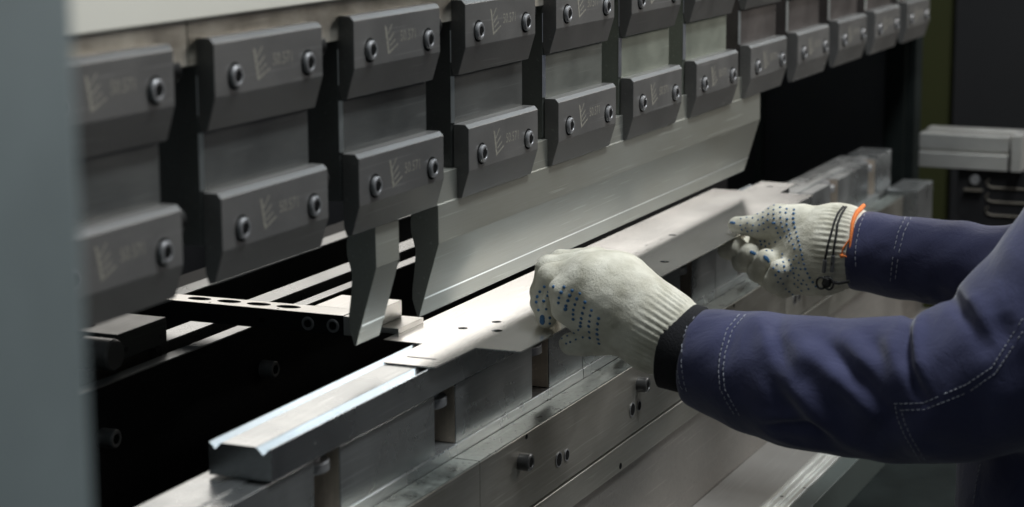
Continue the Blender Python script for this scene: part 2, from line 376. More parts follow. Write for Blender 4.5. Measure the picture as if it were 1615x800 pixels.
# ------------------------------------------------------------------ die, its base and the table front
DIE = [(0.0355, -0.1822), (0.0349, -0.1816), (0.0300, -0.1868), (0.0250, -0.1818), (-0.0036, -0.1818), (-0.0094, -0.1874), (-0.0150, -0.1818), (-0.0156, -0.1824), (-0.0160, -0.2062), (0.0355, -0.2062)]
t = thing('die', (0.87, 0.01, -0.2062), 'long ground steel die bar with two small grooves under the sheet', 'die')
b = MB(); b.prism(DIE, 0.2300, 1.5200); b.build('die_bar', MT['die'], t, bevel=0.0004)

bases = [(-0.42, 0.0180), (0.0190, 0.8260), (0.8272, 1.2327), (1.2339, 1.6327), (1.6339, 1.9900)]
BL = ['die base block at the near left, running out behind the grey post', 'longest die base block with pin notches, under the bare die end',
      'die base block behind the near glove', 'die base block below the far glove', 'far blurred die base block with a grooved top, beyond the end of the die']
for k, (x0, x1) in enumerate(bases):
    t = thing('notched_die_support', ((x0+x1)/2, 0.02, -0.2596), BL[k], 'die base', 'die base blocks under the die')
    y0, y1 = -0.0136, 0.0440
    ws = [(i*0.2047+0.0905-0.0005*i, i*0.2047+0.0905+0.0405-0.0005*i) for i in range(-2, 11)]
    ws = [q for q in ws if q[0] > x0+0.01 and q[1] < x1-0.01]
    poly = [(x0, y0)]
    for a, c in ws: poly += [(a, y0), (a, y0+0.036), (c, y0+0.036), (c, y0)]
    poly += [(x1, y0), (x1, y1), (x0, y1)]
    b = MB(); b.prism(poly, -0.2585, -0.2080, 'z'); b.build('notched_block', MT['base'], t, bevel=0.0004)
    # the top strip under the die and the foot rail under the block
    b = MB(); b.box(x0, x1, 0.0030, 0.0160, -0.2078, -0.2066); b.build('top_strip', MT['base'], t)
    b = MB(); b.prism([(y0-0.0004, -0.2590), (y0-0.0010, -0.2596), (y0-0.0010, -0.2700), (y1, -0.2700), (y1, -0.2588), (y0, -0.2588)], x0, x1); b.build('foot_rail', MT['base'], t, bevel=0.0003)
    for a, c in ws:
        b = MB(); b.box(c-0.0006, c-0.0001, y0+0.001, y0+0.0355, -0.2582, -0.2086)
        b.build('notch_wall', MT['brown'], t, smooth=0)
        b = MB(); m_ = (a+c)/2
        b.lathe((m_-0.0004, y0+0.0190, -0.2225), (0, 0, 1), [(0, 0.0178), (0.0008, 0.0188), (0.0075, 0.0188), (0.0083, 0.0180), (0.0083, 0.012), (0.0140, 0.012)], 40)
        b.build('lift_pin', MT['screw'], t)
t = thing('end_stop', (2.04, 0.015, -0.2596), 'square steel end block closing the far end of the die base row', 'end block')
b = MB(); b.box(2.000, 2.078, -0.010, 0.036, -0.2700, -0.2065); b.build('stop_block', MT['base'], t, bevel=0.0008)

bars = [(-0.42, 0.5306), (0.5312, 1.4300), (1.4306, 2.0400)]
CL = ['near left oily clamp bar in front of the die base, below its bare end', 'middle oily clamp bar in front of the die base, two black screws on it', 'far blurred clamp bar beyond the far glove']
clamp_bars = []
for k, (x0, x1) in enumerate(bars):
    t = thing('clamp_bar', ((x0+x1)/2, -0.03, -0.34), CL[k], 'clamp bar', 'clamp bars along the table front')
    clamp_bars.append(t)
    b = MB(); b.box(x0, x1, -0.0395, -0.0152, -0.3393, -0.2702); b.build('bar_body', MT['bar'], t, bevel=0.0005)
    b = MB(); b.box(x0+0.0004, x1-0.0004, -0.0389, -0.0154, -0.2703, -0.2690); b.build('oily_top', MT['oily'], t, smooth=0)
    for i in range(-1, 8):
        x = 0.6160+0.2965*i
        if not x0+.05 < x < x1-.12: continue
        h, s_ = socket_screw(None, (x, -0.0395, -0.2922), (0, -1, 0), 0.0078, 0.0105, 0.0044, 0.0055)
        hs = h.build('screw', MT['dark_screw'], t); s_.build('socket', MT['hole'], hs, smooth=0)
        b = MB(); b.lathe((x+0.0130, -0.0397, -0.2732), (0, -1, 0), [(0, 0.0022), (0.0004, 0.0022)], 16); b.build('pin_hole', MT['hole'], t)
for k in range(5):
    x = 0.7031+0.1916*k
    t = clamp_bars[1] if x < 1.43 else clamp_bars[2]
    for dx, dz, r in ((0.0, -0.3139, 0.0072), (0.0192, -0.3147, 0.0058)):
        b = MB(); b.lathe((x+dx, -0.0397, dz), (0, -1, 0), [(0, r), (0.0006, r), (0.0006, r-0.0010), (0.0001, r-0.0014)], 24)
        ho = b.build('screw_hole', MT['screw'], t)
        b = MB(); b.lathe((x+dx, -0.0398, dz), (0, -1, 0), [(0, r-0.0013), (0.00062, r-0.0013)], 24); b.build('hole_bottom', MT['hole'], ho)
t = thing('bar_end_block', (2.12, -0.04, -0.34), 'taller pale steel end block at the far end of the clamp bars', 'end block')
b = MB(); b.box(2.045, 2.150, -0.058, -0.012, -0.40, -0.262); b.build('end_block', MT['base'], t, bevel=0.001)

t = thing('table_bed', (0.8, 0.0, -0.47), 'steel press table front with a ground ledge over a rough scaled plate', 'press table')
b = MB(); b.box(-0.42, 2.2, -0.0404, 0.05, -0.3680, -0.3414); b.build('ground_ledge', MT['bar'], t, bevel=0.0008)
b = MB(); b.box(-0.42, 2.2, -0.0370, 0.05, -0.90, -0.3682); b.build('scaled_plate', MT['rough'], t)
for x in (0.266, 0.860, 1.454):
    b = MB(); b.lathe((x, -0.0405, -0.3625), (0, -1, 0), [(0, 0.0032), (0.0003, 0.0032)], 16); b.build('pin_hole', MT['hole'], t)
t = thing('front_shelf', (0.9, -0.09, -0.474), 'flat grey shelf plate along the foot of the table front', 'shelf')
b = MB(); b.box(-0.42, 2.2, -0.1060, -0.0376, -0.4760, -0.4708); b.build('shelf_plate', MT['shelf'], t, bevel=0.0005)
for q in ((1.395, -0.083), (1.425, -0.080)):
    b = MB(); b.prism([(q[0]-.012, q[1]-.001), (q[0]+.012, q[1]-.002), (q[0]+.013, q[1]+.001), (q[0]-.011, q[1]+.002)], -0.4708, -0.4704, 'z'); b.build('slot_mark', MT['hole'], t, smooth=0)
t = thing('slide_rail', (0.9, -0.12, -0.476), 'bright aluminium slide rail with long grooves at the lower right', 'rail')
b = MB()
b.prism([(-0.1064, -0.49), (-0.1064, -0.4712), (-0.1072, -0.4704), (-0.1110, -0.4704), (-0.1118, -0.4722), (-0.1150, -0.4722), (-0.1156, -0.4702), (-0.1200, -0.4702), (-0.1207, -0.4722),
         (-0.1235, -0.4722), (-0.1242, -0.4700), (-0.1262, -0.4700), (-0.1266, -0.4716), (-0.1285, -0.4716), (-0.1290, -0.4700), (-0.1342, -0.4700), (-0.1348, -0.4708), (-0.1348, -0.49)], -0.42, 2.2)
b.build('rail_profile', MT['alu'], t, bevel=0.0003)
for x in (1.160, 1.20):
    b = MB(); b.lathe((x, -0.1178 if x < 1.18 else -0.132, -0.4704), (0, 0, 1), [(0, 0.0022), (0.0006, 0.0022)], 12); b.build('rail_screw', MT['black_metal'], t)
t = thing('front_cover', (0.9, -0.15, -0.6), 'dark green painted cover panel below the bright slide rail', 'cover panel')
b = MB(); b.box(-0.42, 2.2, -0.1560, -0.1352, -0.95, -0.4725); b.build('cover_lip', MT['green'], t, bevel=0.001)
b = MB(); b.box(-0.42, 2.2, -0.30, -0.1564, -0.95, -0.515); b.build('cover_face', MT['matt'], t, bevel=0.001)

# ------------------------------------------------------------------ sheet
def sheet():
    outer = [(0.5598, 0.0640), (0.5595, 0.0262), (0.4866, 0.0262), (0.4867, -0.0092), (0.4869, -0.0205), (0.5630, -0.0218), (0.5645, -0.0625),
             (1.4560, -0.0645), (1.4575, -0.0215), (1.5350, -0.0205), (1.5380, 0.0262), (1.4580, 0.0262), (1.4580, 0.0635)]
    holes = []
    def circ(x, y, r, n=16): holes.append([(x+r*math.cos(2*math.pi*i/n), y+r*math.sin(2*math.pi*i/n)) for i in range(n)])
    for x, y, r in ((0.6264, 0.0196, 0.0045), (0.6610, 0.0027, 0.0045), (0.6286, -0.0123, 0.0050), (0.9837, -0.0407, 0.0050), (0.9990, -0.0005, 0.0016), (1.0190, 0.0030, 0.0016), (1.0640, 0.0080, 0.0016),
                    (1.0410, -0.0010, 0.0016), (1.1010, 0.0050, 0.0016), (1.1320, 0.0030, 0.0045), (1.50, 0.004, 0.0045), (1.49, -0.012, 0.0016)): circ(x, y, r)
    holes.append([(0.5100, -0.0095), (0.5135, -0.0095), (0.5135, 0.0172), (0.5100, 0.0172)])
    bm = bmesh.new(); ed = []
    for loop in [outer]+holes:
        vv = [bm.verts.new((x, y, -0.1804)) for x, y in loop]
        ed += [bm.edges.new((vv[i], vv[(i+1) % len(vv)])) for i in range(len(vv))]
    bmesh.ops.triangle_fill(bm, use_beauty=True, use_dissolve=False, edges=ed)
    bmesh.ops.recalc_face_normals(bm, faces=bm.faces)
    if sum(f.normal.z for f in bm.faces) < 0: bmesh.ops.reverse_faces(bm, faces=bm.faces)
    me = bpy.data.meshes.new('sheet_metal'); bm.to_mesh(me); bm.free(); me.materials.append(MT['sheet'])
    o = bpy.data.objects.new('sheet_metal', me); COL.objects.link(o)
    s = o.modifiers.new('solid', 'SOLIDIFY'); s.thickness = 0.0012; s.offset = -1
    return tag(o, 'thin bare steel sheet lying on the die, held by both gloves', 'metal sheet')
sheet()

# ------------------------------------------------------------------ back gauge
t = thing('gauge_finger', (0.56, 0.2, -0.178), 'aluminium back gauge finger with four oval holes pointing at the die', 'gauge finger')
def arm():
    outer = [(0.5496, 0.0970), (0.5765, 0.0970), (0.5735, 0.30), (0.5735, 0.345), (0.5496, 0.345)]
    bm = bmesh.new(); ed = []
    loops = [outer]+[[(0.5640+0.0062*math.cos(a), y+0.0118*math.sin(a)) for a in [2*math.pi*i/24 for i in range(24)]] for y in (0.2493, 0.2187, 0.1884, 0.1584)]
    loops += [[(0.5535+0.0013*math.cos(a), y+0.0013*math.sin(a)) for a in [2*math.pi*i/10 for i in range(10)]] for y in (0.2320, 0.1630)]
    for loop in loops:
        vv = [bm.verts.new((x-0.56, y-0.2, -0.160+0.178)) for x, y in loop]
        ed += [bm.edges.new((vv[i], vv[(i+1) % len(vv)])) for i in range(len(vv))]
    bmesh.ops.triangle_fill(bm, use_beauty=True, use_dissolve=False, edges=ed)
    if sum(f.normal.z for f in bm.faces) < 0: bmesh.ops.reverse_faces(bm, faces=bm.faces)
    me = bpy.data.meshes.new('finger_arm'); bm.to_mesh(me); bm.free(); me.materials.append(MT['alu_y']); me.materials.append(MT['black'])
    o = bpy.data.objects.new('finger_arm', me); COL.objects.link(o); o.parent = t
    s = o.modifiers.new('solid', 'SOLIDIFY'); s.thickness = 0.0176; s.offset = -1; s.material_offset_rim = 1; s.material_offset = 1
arm()
b = MB(); b.box(0.5770, 0.6276, 0.0797, 0.1400, -0.1752, -0.1601); b.build('stop_block', MT['alu_y'], t, bevel=0.0005)
b = MB(); b.box(0.5490, 0.5766, 0.0800, 0.0966, -0.1772, -0.1604); b.build('nose_block', MT['alu_y'], t, bevel=0.0006)
b = MB(); b.box(0.5835, 0.6330, 0.0610, 0.0830, -0.1804, -0.1755); b.build('stop_lip', MT['alu_y'], t, bevel=0.0004)
for y in (0.1315, 0.1070):
    h, s_ = socket_screw(None, (0.5495, y, -0.1698), (-1, 0, 0), 0.0062, 0.0006, 0.0034, 0.0004)
    hs = h.build('screw', MT['screw'], t)
    b = MB(); b.lathe((0.5490, y, -0.1698), (-1, 0, 0), [(0, 0.0034), (0.00025, 0.0034)], 6); b.build('socket', MT['hole'], hs, smooth=0)
b = MB(); b.lathe((0.5495, 0.1773, -0.1708), (-1, 0, 0), [(0, 0.0026), (0.0003, 0.0026)], 16); b.build('side_hole', MT['hole'], t)

t = thing('gauge_carriage', (0.45, 0.28, -0.215), 'dark back gauge carriage block behind the grey post', 'gauge carriage')
b = MB(); b.box(0.4280, 0.5030, 0.245, 0.345, -0.1870, -0.1640); b.build('carriage_block', MT['oxide_dark'], t, bevel=0.0008)
b = MB(); b.box(0.392, 0.490, 0.250, 0.2595, -0.2150, -0.1874); b.build('carriage_foot', MT['bronze'], t, bevel=0.0008)
b = MB(); b.lathe((0.4060, 0.262, -0.1755), (0, -1, 0), [(0, 0.0135), (0.028, 0.0135), (0.030, 0.0120)], 28); b.build('roller', MT['oxide'], t)
b = MB(); b.lathe((0.447, 0.29, -0.1642), (0, 0, 1), [(0, 0.0085), (0.0005, 0.0085)], 24); b.build('top_hole', MT['hole'], t)
b = MB(); b.box(0.483, 0.4915, 0.2435, 0.2496, -0.2040, -0.1876); b.build('foot_clip', MT['black_metal'], t)
for x in (0.440, 0.494):
    b = MB(); b.lathe((x, 0.2448, -0.1790), (0, -1, 0), [(0, 0.0024), (0.0003, 0.0024)], 14); b.build('screw', MT['black_metal'], t)

t = thing('rear_plate', (0.8, 0.22, -0.19), 'tall black plate with a bare bright top edge behind the die', 'plate')
b = MB(); b.box(-0.42, 2.0, 0.2200, 0.2340, -0.95, -0.1925); b.build('plate_face', MT['black'], t)
b = MB(); b.box(-0.42, 2.0, 0.2195, 0.2330, -0.1923, -0.1910); b.build('bright_edge', MT['base'], t)
for x, z in ((0.621, -0.2340), (0.365, -0.2334)):
    h, s_ = socket_screw(None, (x, 0.22, z), (0, -1, 0), 0.0078, 0.014, 0.0044, 0.005)
    hs = h.build('screw', MT['screw'], t); s_.build('socket', MT['hole'], hs, smooth=0)
t = thing('rear_rail', (0.8, 0.28, -0.2), 'pale guide rail running just behind the black plate', 'rail')
b = MB(); b.box(-0.42, 2.0, 0.2600, 0.2850, -0.25, -0.1915); b.build('rail_body', MT['base'], t, bevel=0.0008)
t = thing('rear_beam', (0.8, 0.42, -0.2), 'dark back gauge beam with one bright upper edge behind the oval holed finger', 'gauge beam')
b = MB(); b.box(-0.42, 2.0, 0.4000, 0.46, -0.60, -0.2098); b.build('beam_body', MT['black'], t)
b = MB(); b.box(-0.42, 2.0, 0.3996, 0.422, -0.2096, -0.2080); b.build('bright_edge', MT['base'], t)
b = MB(); b.box(-0.42, 2.36, 0.80, 0.82, -1.10, -0.005)  # added black panel, hides the lit floor behind the gauge
tag(b.build('rear_backdrop', MT['black']), 'black backdrop added to keep the space behind the back gauge dark', 'backdrop')

# ------------------------------------------------------------------ far right end of the machine
t = thing('machine_housing', (2.4, 0.3, -0.4), 'dark grey side plate closing the far end of the machine opening', 'machine frame')
b = MB(); b.box(2.40, 2.44, 0.045, 0.80, -1.10, 0.02); b.build('frame_plate', MT['housing'], t, bevel=0.002)
b = MB(); b.box(2.390, 2.3992, 0.0452, 0.0780, -1.10, 0.022); b.build('added_black_strip', MT['matt'], t)  # added black strip, darkens this part of the plate face
b = MB(); b.box(2.3995, 2.4445, 0.0300, 0.0447, -1.10, 0.022); b.build('added_black_strip', MT['matt'], t)  # added black strip, hides the lit end of the plate
b = MB(); b.box(2.388, 2.3996, 0.285, 0.297, -0.5, 0.01); b.build('edge_strip', MT['green'], t)
b = MB(); b.box(2.80, 2.86, 0.052, 0.150, -1.10, 0.16)
tag(b.build('olive_column', MT['olive'], bevel=0.002), 'blurred olive green column in the dark at the far right', 'column')
b = MB(); b.box(2.78, 3.1, -0.75, 0.049, -1.10, 0.15)
tag(b.build('machine_cabinet', MT['cabinet'], bevel=0.003), 'dark grey machine cabinet filling the far right background', 'cabinet')
t = thing('double_profile', (2.32, -0.07, -0.24), 'blurred double aluminium profile arm sticking out at the far right', 'profile')
b = MB(); b.prism([(2.300, -0.2100), (2.336, -0.2100), (2.336, -0.2640), (2.300, -0.2640), (2.300, -0.2395), (2.3055, -0.2385), (2.3055, -0.2350), (2.300, -0.2340)], -0.1420, -0.0010, 'y'); b.build('profile', MT['alu_y'], t, bevel=0.0012)
b = MB(); b.box(2.352, 2.388, -0.165, -0.0010, -0.2640, -0.2080); b.build('profile', MT['alu_y'], t, bevel=0.0012)
b = MB(); b.box(2.3362, 2.3518, -0.1400, -0.0030, -0.2620, -0.2220); b.build('web', MT['black'], t)
b = MB(); b.box(2.290, 2.360, -0.1640, -0.1480, -0.2630, -0.2060); b.build('end_cap', MT['alu_y'], t, bevel=0.001)
t = thing('support_bracket', (2.32, -0.1, -0.35), 'black bracket plate with rounded slots under the aluminium arm', 'bracket')
b = MB(); b.prism([(-0.062, -0.2650), (-0.40, -0.2650), (-0.40, -0.43), (-0.115, -0.43), (-0.062, -0.335)], 2.310, 2.330); b.build('bracket_plate', MT['black'], t, bevel=0.0015)
for z in (-0.2860, -0.3085, -0.3300):
    b = MB(); b.tube([(2.309, -0.112, z+0.007), (2.309, -0.108, z+0.002), (2.309, -0.111, z-0.004), (2.309, -0.118, z-0.0065), (2.309, -0.175, z-0.0065)], 0.0016, 8); b.build('lit_slot_edge', MT['bronze'], t)  # pale tubes stand in for the lit lower edges of the slots
b = MB(); b.lathe((2.310, -0.090, -0.281), (-1, 0, 0), [(0, 0.008), (0.004, 0.008), (0.005, 0.007)], 20); b.build('screw', MT['screw'], t)
b = MB(); b.box(2.302, 2.3095, -0.103, -0.074, -0.2985, -0.2955); b.build('tab', MT['bronze'], t)

# ------------------------------------------------------------------ the worker
def sdf_caps(P, chain, k):
    """union of tapered capsules along a chain of (x,y,z,r)"""
    d = None
    for a, b_ in zip(chain[:-1], chain[1:]):
        A, B = np.array(a[:3]), np.array(b_[:3]); ab = B-A
        tt = np.clip(((P-A)@ab)/(ab@ab), 0, 1)
        q = np.linalg.norm(P-A-tt[..., None]*ab, axis=-1)-(a[3]+(b_[3]-a[3])*tt)
        d = q if d is None else smin(d, q, k)
    return d
def smin(a, b_, k):
    h = np.maximum(k-np.abs(a-b_), 0)/k
    return np.minimum(a, b_)-h*h*k*0.25
def surface_nets(f, lo, hi, h):
    n = [int(math.ceil((hi[i]-lo[i])/h))+1 for i in range(3)]
    ax = [lo[i]+np.arange(n[i])*h for i in range(3)]
    G = np.stack(np.meshgrid(*ax, indexing='ij'), -1)
    D = f(G)
    ins = D < 0
    c = np.zeros([m-1 for m in n], int)
    for dx in (0, 1):
        for dy in (0, 1):
            for dz in (0, 1): c += ins[dx:n[0]-1+dx, dy:n[1]-1+dy, dz:n[2]-1+dz]
    act = (c > 0) & (c < 8)
    idx = -np.ones(act.shape, int); ii = np.argwhere(act); idx[act] = np.arange(len(ii))
    acc = np.zeros((len(ii), 3)); cnt = np.zeros(len(ii))
    cs = [(0, 0, 0), (1, 0, 0), (0, 1, 0), (1, 1, 0), (0, 0, 1), (1, 0, 1), (0, 1, 1), (1, 1, 1)]
    for a in range(8):
        for b_ in range(a+1, 8):
            df = [cs[b_][i]-cs[a][i] for i in range(3)]
            if sum(abs(q) for q in df) != 1: continue
            da = D[tuple((ii+cs[a]).T)]; db = D[tuple((ii+cs[b_]).T)]
            m = (da < 0) != (db < 0)
            tt = np.where(m, da/np.where(m, da-db, 1), 0)
            pt = np.array(cs[a])+tt[:, None]*np.array(df)
            acc[m] += pt[m]; cnt[m] += 1
    V = (ii+acc/cnt[:, None])*h+np.array(lo)
    F = []
    for axn in range(3):
        sh = [slice(0, None)]*3
        A = [slice(None)]*3; B = [slice(None)]*3; A[axn] = slice(0, -1); B[axn] = slice(1, None)
        ch = ins[tuple(A)] != ins[tuple(B)]
        e = np.argwhere(ch); flip = ins[tuple(A)][ch]
        o1, o2 = [(1, 2), (2, 0), (0, 1)][axn]
        ok = (e[:, o1] > 0) & (e[:, o2] > 0) & (e[:, o1] < n[o1]-1) & (e[:, o2] < n[o2]-1)
        e = e[ok]; flip = flip[ok]
        q = []
        for s1, s2 in ((-1, -1), (0, -1), (0, 0), (-1, 0)):
            g = e.copy(); g[:, o1] += s1; g[:, o2] += s2; q.append(idx[tuple(g.T)])
        q = np.stack(q, 1); q[~flip] = q[~flip][:, ::-1]
        F.append(q)
    return V, np.concatenate(F)
def np_mesh(name, V, F, mat, parent, smooth_iter=0):
    o0 = np.array(ORG.get(parent.name, (0, 0, 0)))
    me = bpy.data.meshes.new(name); me.from_pydata((V-o0).tolist(), [], F.tolist()); me.shade_smooth(); me.materials.append(mat)
    o = bpy.data.objects.new(name, me); COL.objects.link(o); o.parent = parent; ORG[o.name] = tuple(o0)
    return o
def relax(V, F, it, lam=0.5):
    e = np.concatenate([F[:, [0, 1]], F[:, [1, 2]], F[:, [2, 3]], F[:, [3, 0]]]); e = np.concatenate([e, e[:, ::-1]])
    deg = np.bincount(e[:, 0], minlength=len(V))[:, None]
    for _ in range(it):
        s = np.stack([np.bincount(e[:, 0], V[e[:, 1], i], len(V)) for i in range(3)], 1)
        V = V+lam*(s/np.maximum(deg, 1)-V)
    return V
def normals(V, F):
    fn = np.cross(V[F[:, 2]]-V[F[:, 0]], V[F[:, 3]]-V[F[:, 1]])
    N = np.zeros_like(V)
    for k in range(4): np.add.at(N, F[:, k], fn)
    return N/np.maximum(np.linalg.norm(N, axis=1, keepdims=True), 1e-12)

def subdivide(V, F):
    e = np.sort(np.concatenate([F[:, [i, (i+1) % 4]] for i in range(4)]), 1)
    ue, inv = np.unique(e, axis=0, return_inverse=True); inv = inv.reshape(4, -1)+len(V); n = len(F)
    fc = np.arange(n)+len(V)+len(ue)
    V2 = np.concatenate([V, V[ue].mean(1), V[F].mean(1)])
    return V2, np.concatenate([np.stack([F[:, i], inv[i], fc, inv[(i+3) % 4]], 1) for i in range(4)])

LEFT_HAND = {
    'palm': [(0.6550, -0.0857, -0.1348, 0.0200), (0.6600, -0.1110, -0.1510, 0.0275), (0.6700, -0.1440, -0.1770, 0.0265)],
    'back': [(0.6950, -0.0758, -0.1332, 0.0170), (0.6880, -0.1000, -0.1440, 0.0240), (0.6740, -0.1420, -0.1770, 0.0250)],
    'wrist': [(0.6730, -0.1440, -0.1765, 0.0280), (0.6730, -0.1760, -0.1890, 0.0275)],
    'pinky': [(0.6480, -0.0900, -0.1310, 0.0155), (0.6400, -0.0705, -0.1430, 0.0128), (0.6400, -0.0720, -0.1580, 0.0118), (0.6440, -0.0830, -0.1690, 0.0110)],
    'pad': [(0.6560, -0.0950, -0.1500, 0.0200), (0.6560, -0.1050, -0.1660, 0.0160)],
    'ring': [(0.6640, -0.0761, -0.1304, 0.0135), (0.6550, -0.0518, -0.1345, 0.0115), (0.6530, -0.0453, -0.1570, 0.0105), (0.6520, -0.0493, -0.1705, 0.0095)],
    'middle': [(0.6840, -0.0712, -0.1287, 0.0135), (0.6780, -0.0410, -0.1321, 0.0115), (0.6780, -0.0342, -0.1544, 0.0105), (0.6760, -0.0381, -0.1705, 0.0095)],
    'index': [(0.7060, -0.0745, -0.1284, 0.0135), (0.7050, -0.0414, -0.1312, 0.0110), (0.7000, -0.0318, -0.1507, 0.0105), (0.7000, -0.0330, -0.1705, 0.0095)],
    'thumb': [(0.6700, -0.1180, -0.1800, 0.0160), (0.6570, -0.0980, -0.1880, 0.0122), (0.6480, -0.0845, -0.1893, 0.0108), (0.6420, -0.0760, -0.1895, 0.0100)],
}
RIGHT_HAND = {
    'palm': [(1.1750, -0.1196, -0.1718, 0.0220), (1.1700, -0.1355, -0.1873, 0.0310), (1.1550, -0.1760, -0.1818, 0.0320)],
    'heel': [(1.1550, -0.1298, -0.2164, 0.0210), (1.1500, -0.1555, -0.2066, 0.0270), (1.1500, -0.1760, -0.1850, 0.0320)],
    'wrist': [(1.1540, -0.1710, -0.1816, 0.0345), (1.1500, -0.2000, -0.1830, 0.0320)],
    'web': [(1.1700, -0.1180, -0.1780, 0.0180), (1.1680, -0.0860, -0.1870, 0.0120)],
    'thumb': [(1.1550, -0.1336, -0.1621, 0.0210), (1.1500, -0.1111, -0.1593, 0.0165), (1.1500, -0.0879, -0.1677, 0.0125), (1.1600, -0.0612, -0.1700, 0.0095)],
    'index': [(1.1950, -0.1069, -0.1920, 0.0165), (1.1950, -0.0637, -0.2015, 0.0137), (1.1800, -0.0465, -0.2001, 0.0120), (1.1550, -0.0631, -0.1925, 0.0108)],
    'middle': [(1.1900, -0.1144, -0.2013, 0.0165), (1.1800, -0.0758, -0.2122, 0.0142), (1.1600, -0.0690, -0.2091, 0.0120), (1.1420, -0.0830, -0.1952, 0.0108)],
    'ring': [(1.1800, -0.1246, -0.2108, 0.0165), (1.1650, -0.0964, -0.2228, 0.0142), (1.1450, -0.0917, -0.2160, 0.0120), (1.1300, -0.1038, -0.1985, 0.0108)],
    'pinky': [(1.1650, -0.1375, -0.2176, 0.0160), (1.1500, -0.1174, -0.2296, 0.0137), (1.1300, -0.1140, -0.2227, 0.0120), (1.1200, -0.1223, -0.2064, 0.0103)],
}
LEFT_SLEEVE = [(0.6720, -0.1400, -0.1900, 0.0370), (0.6710, -0.1734, -0.1945, 0.0385), (0.6680, -0.2116, -0.2015, 0.0470), (0.6600, -0.2699, -0.2076, 0.0550), (0.6550, -0.3256, -0.2075, 0.0575),
               (0.6500, -0.3850, -0.2010, 0.0610), (0.6550, -0.4400, -0.1800, 0.0680), (0.6800, -0.4950, -0.1235, 0.0740), (0.7100, -0.5450, -0.0516, 0.0800)]
RIGHT_SLEEVE = [(1.1500, -0.1500, -0.1835, 0.0420), (1.1500, -0.2102, -0.1869, 0.0420), (1.1480, -0.2515, -0.1911, 0.0435), (1.1450, -0.3120, -0.1929, 0.0450), (1.1400, -0.3780, -0.1952, 0.0500), (1.1100, -0.4700, -0.1399, 0.0650), (1.0800, -0.5400, -0.0634, 0.0800)]

person = thing('person', (0.88, -0.55, -1.10), 'person in a navy work jacket and dotted white knit gloves reaching over the die', 'person')

# jacket, trousers and both sleeves: one continuous body
def smooth_chain(ch, n=2):
    A = np.array(ch); out = []
    for i in range(len(A)-1):
        p0, p1, p2, p3 = A[max(i-1, 0)], A[i], A[i+1], A[min(i+2, len(A)-1)]
        for t_ in np.linspace(0, 1, n, endpoint=False):
            out.append(0.5*((2*p1)+(-p0+p2)*t_+(2*p0-5*p1+4*p2-p3)*t_**2+(-p0+3*p1-3*p2+p3)*t_**3))
    out.append(A[-1]); return [tuple(q) for q in out]
LS, RS = smooth_chain(LEFT_SLEEVE), smooth_chain(RIGHT_SLEEVE)
def ridge(P, line, width, amp):
    """a soft fold of the cloth along a polyline"""
    A = [np.array(q) for q in line]; n = len(A)-1; best = None; tb = None
    lo = np.min(A, axis=0)-3*width; hi = np.max(A, axis=0)+3*width
    m = np.all((P > lo) & (P < hi), axis=-1); out = np.zeros(P.shape[:-1]); Q = P[m]
    for i in range(n):
        ab = A[i+1]-A[i]; tt = np.clip(((Q-A[i])@ab)/(ab@ab), 0, 1)
        d = np.linalg.norm(Q-A[i]-tt[..., None]*ab, axis=-1)
        if best is None: best, tb = d, (i+tt)/n
        else: tb = np.where(d < best, (i+tt)/n, tb); best = np.minimum(d, best)
    out[m] = 1.45*amp*np.exp(-(best/width)**2)*np.sin(np.pi*np.clip(tb*0.8+0.1, 0, 1))
    return out
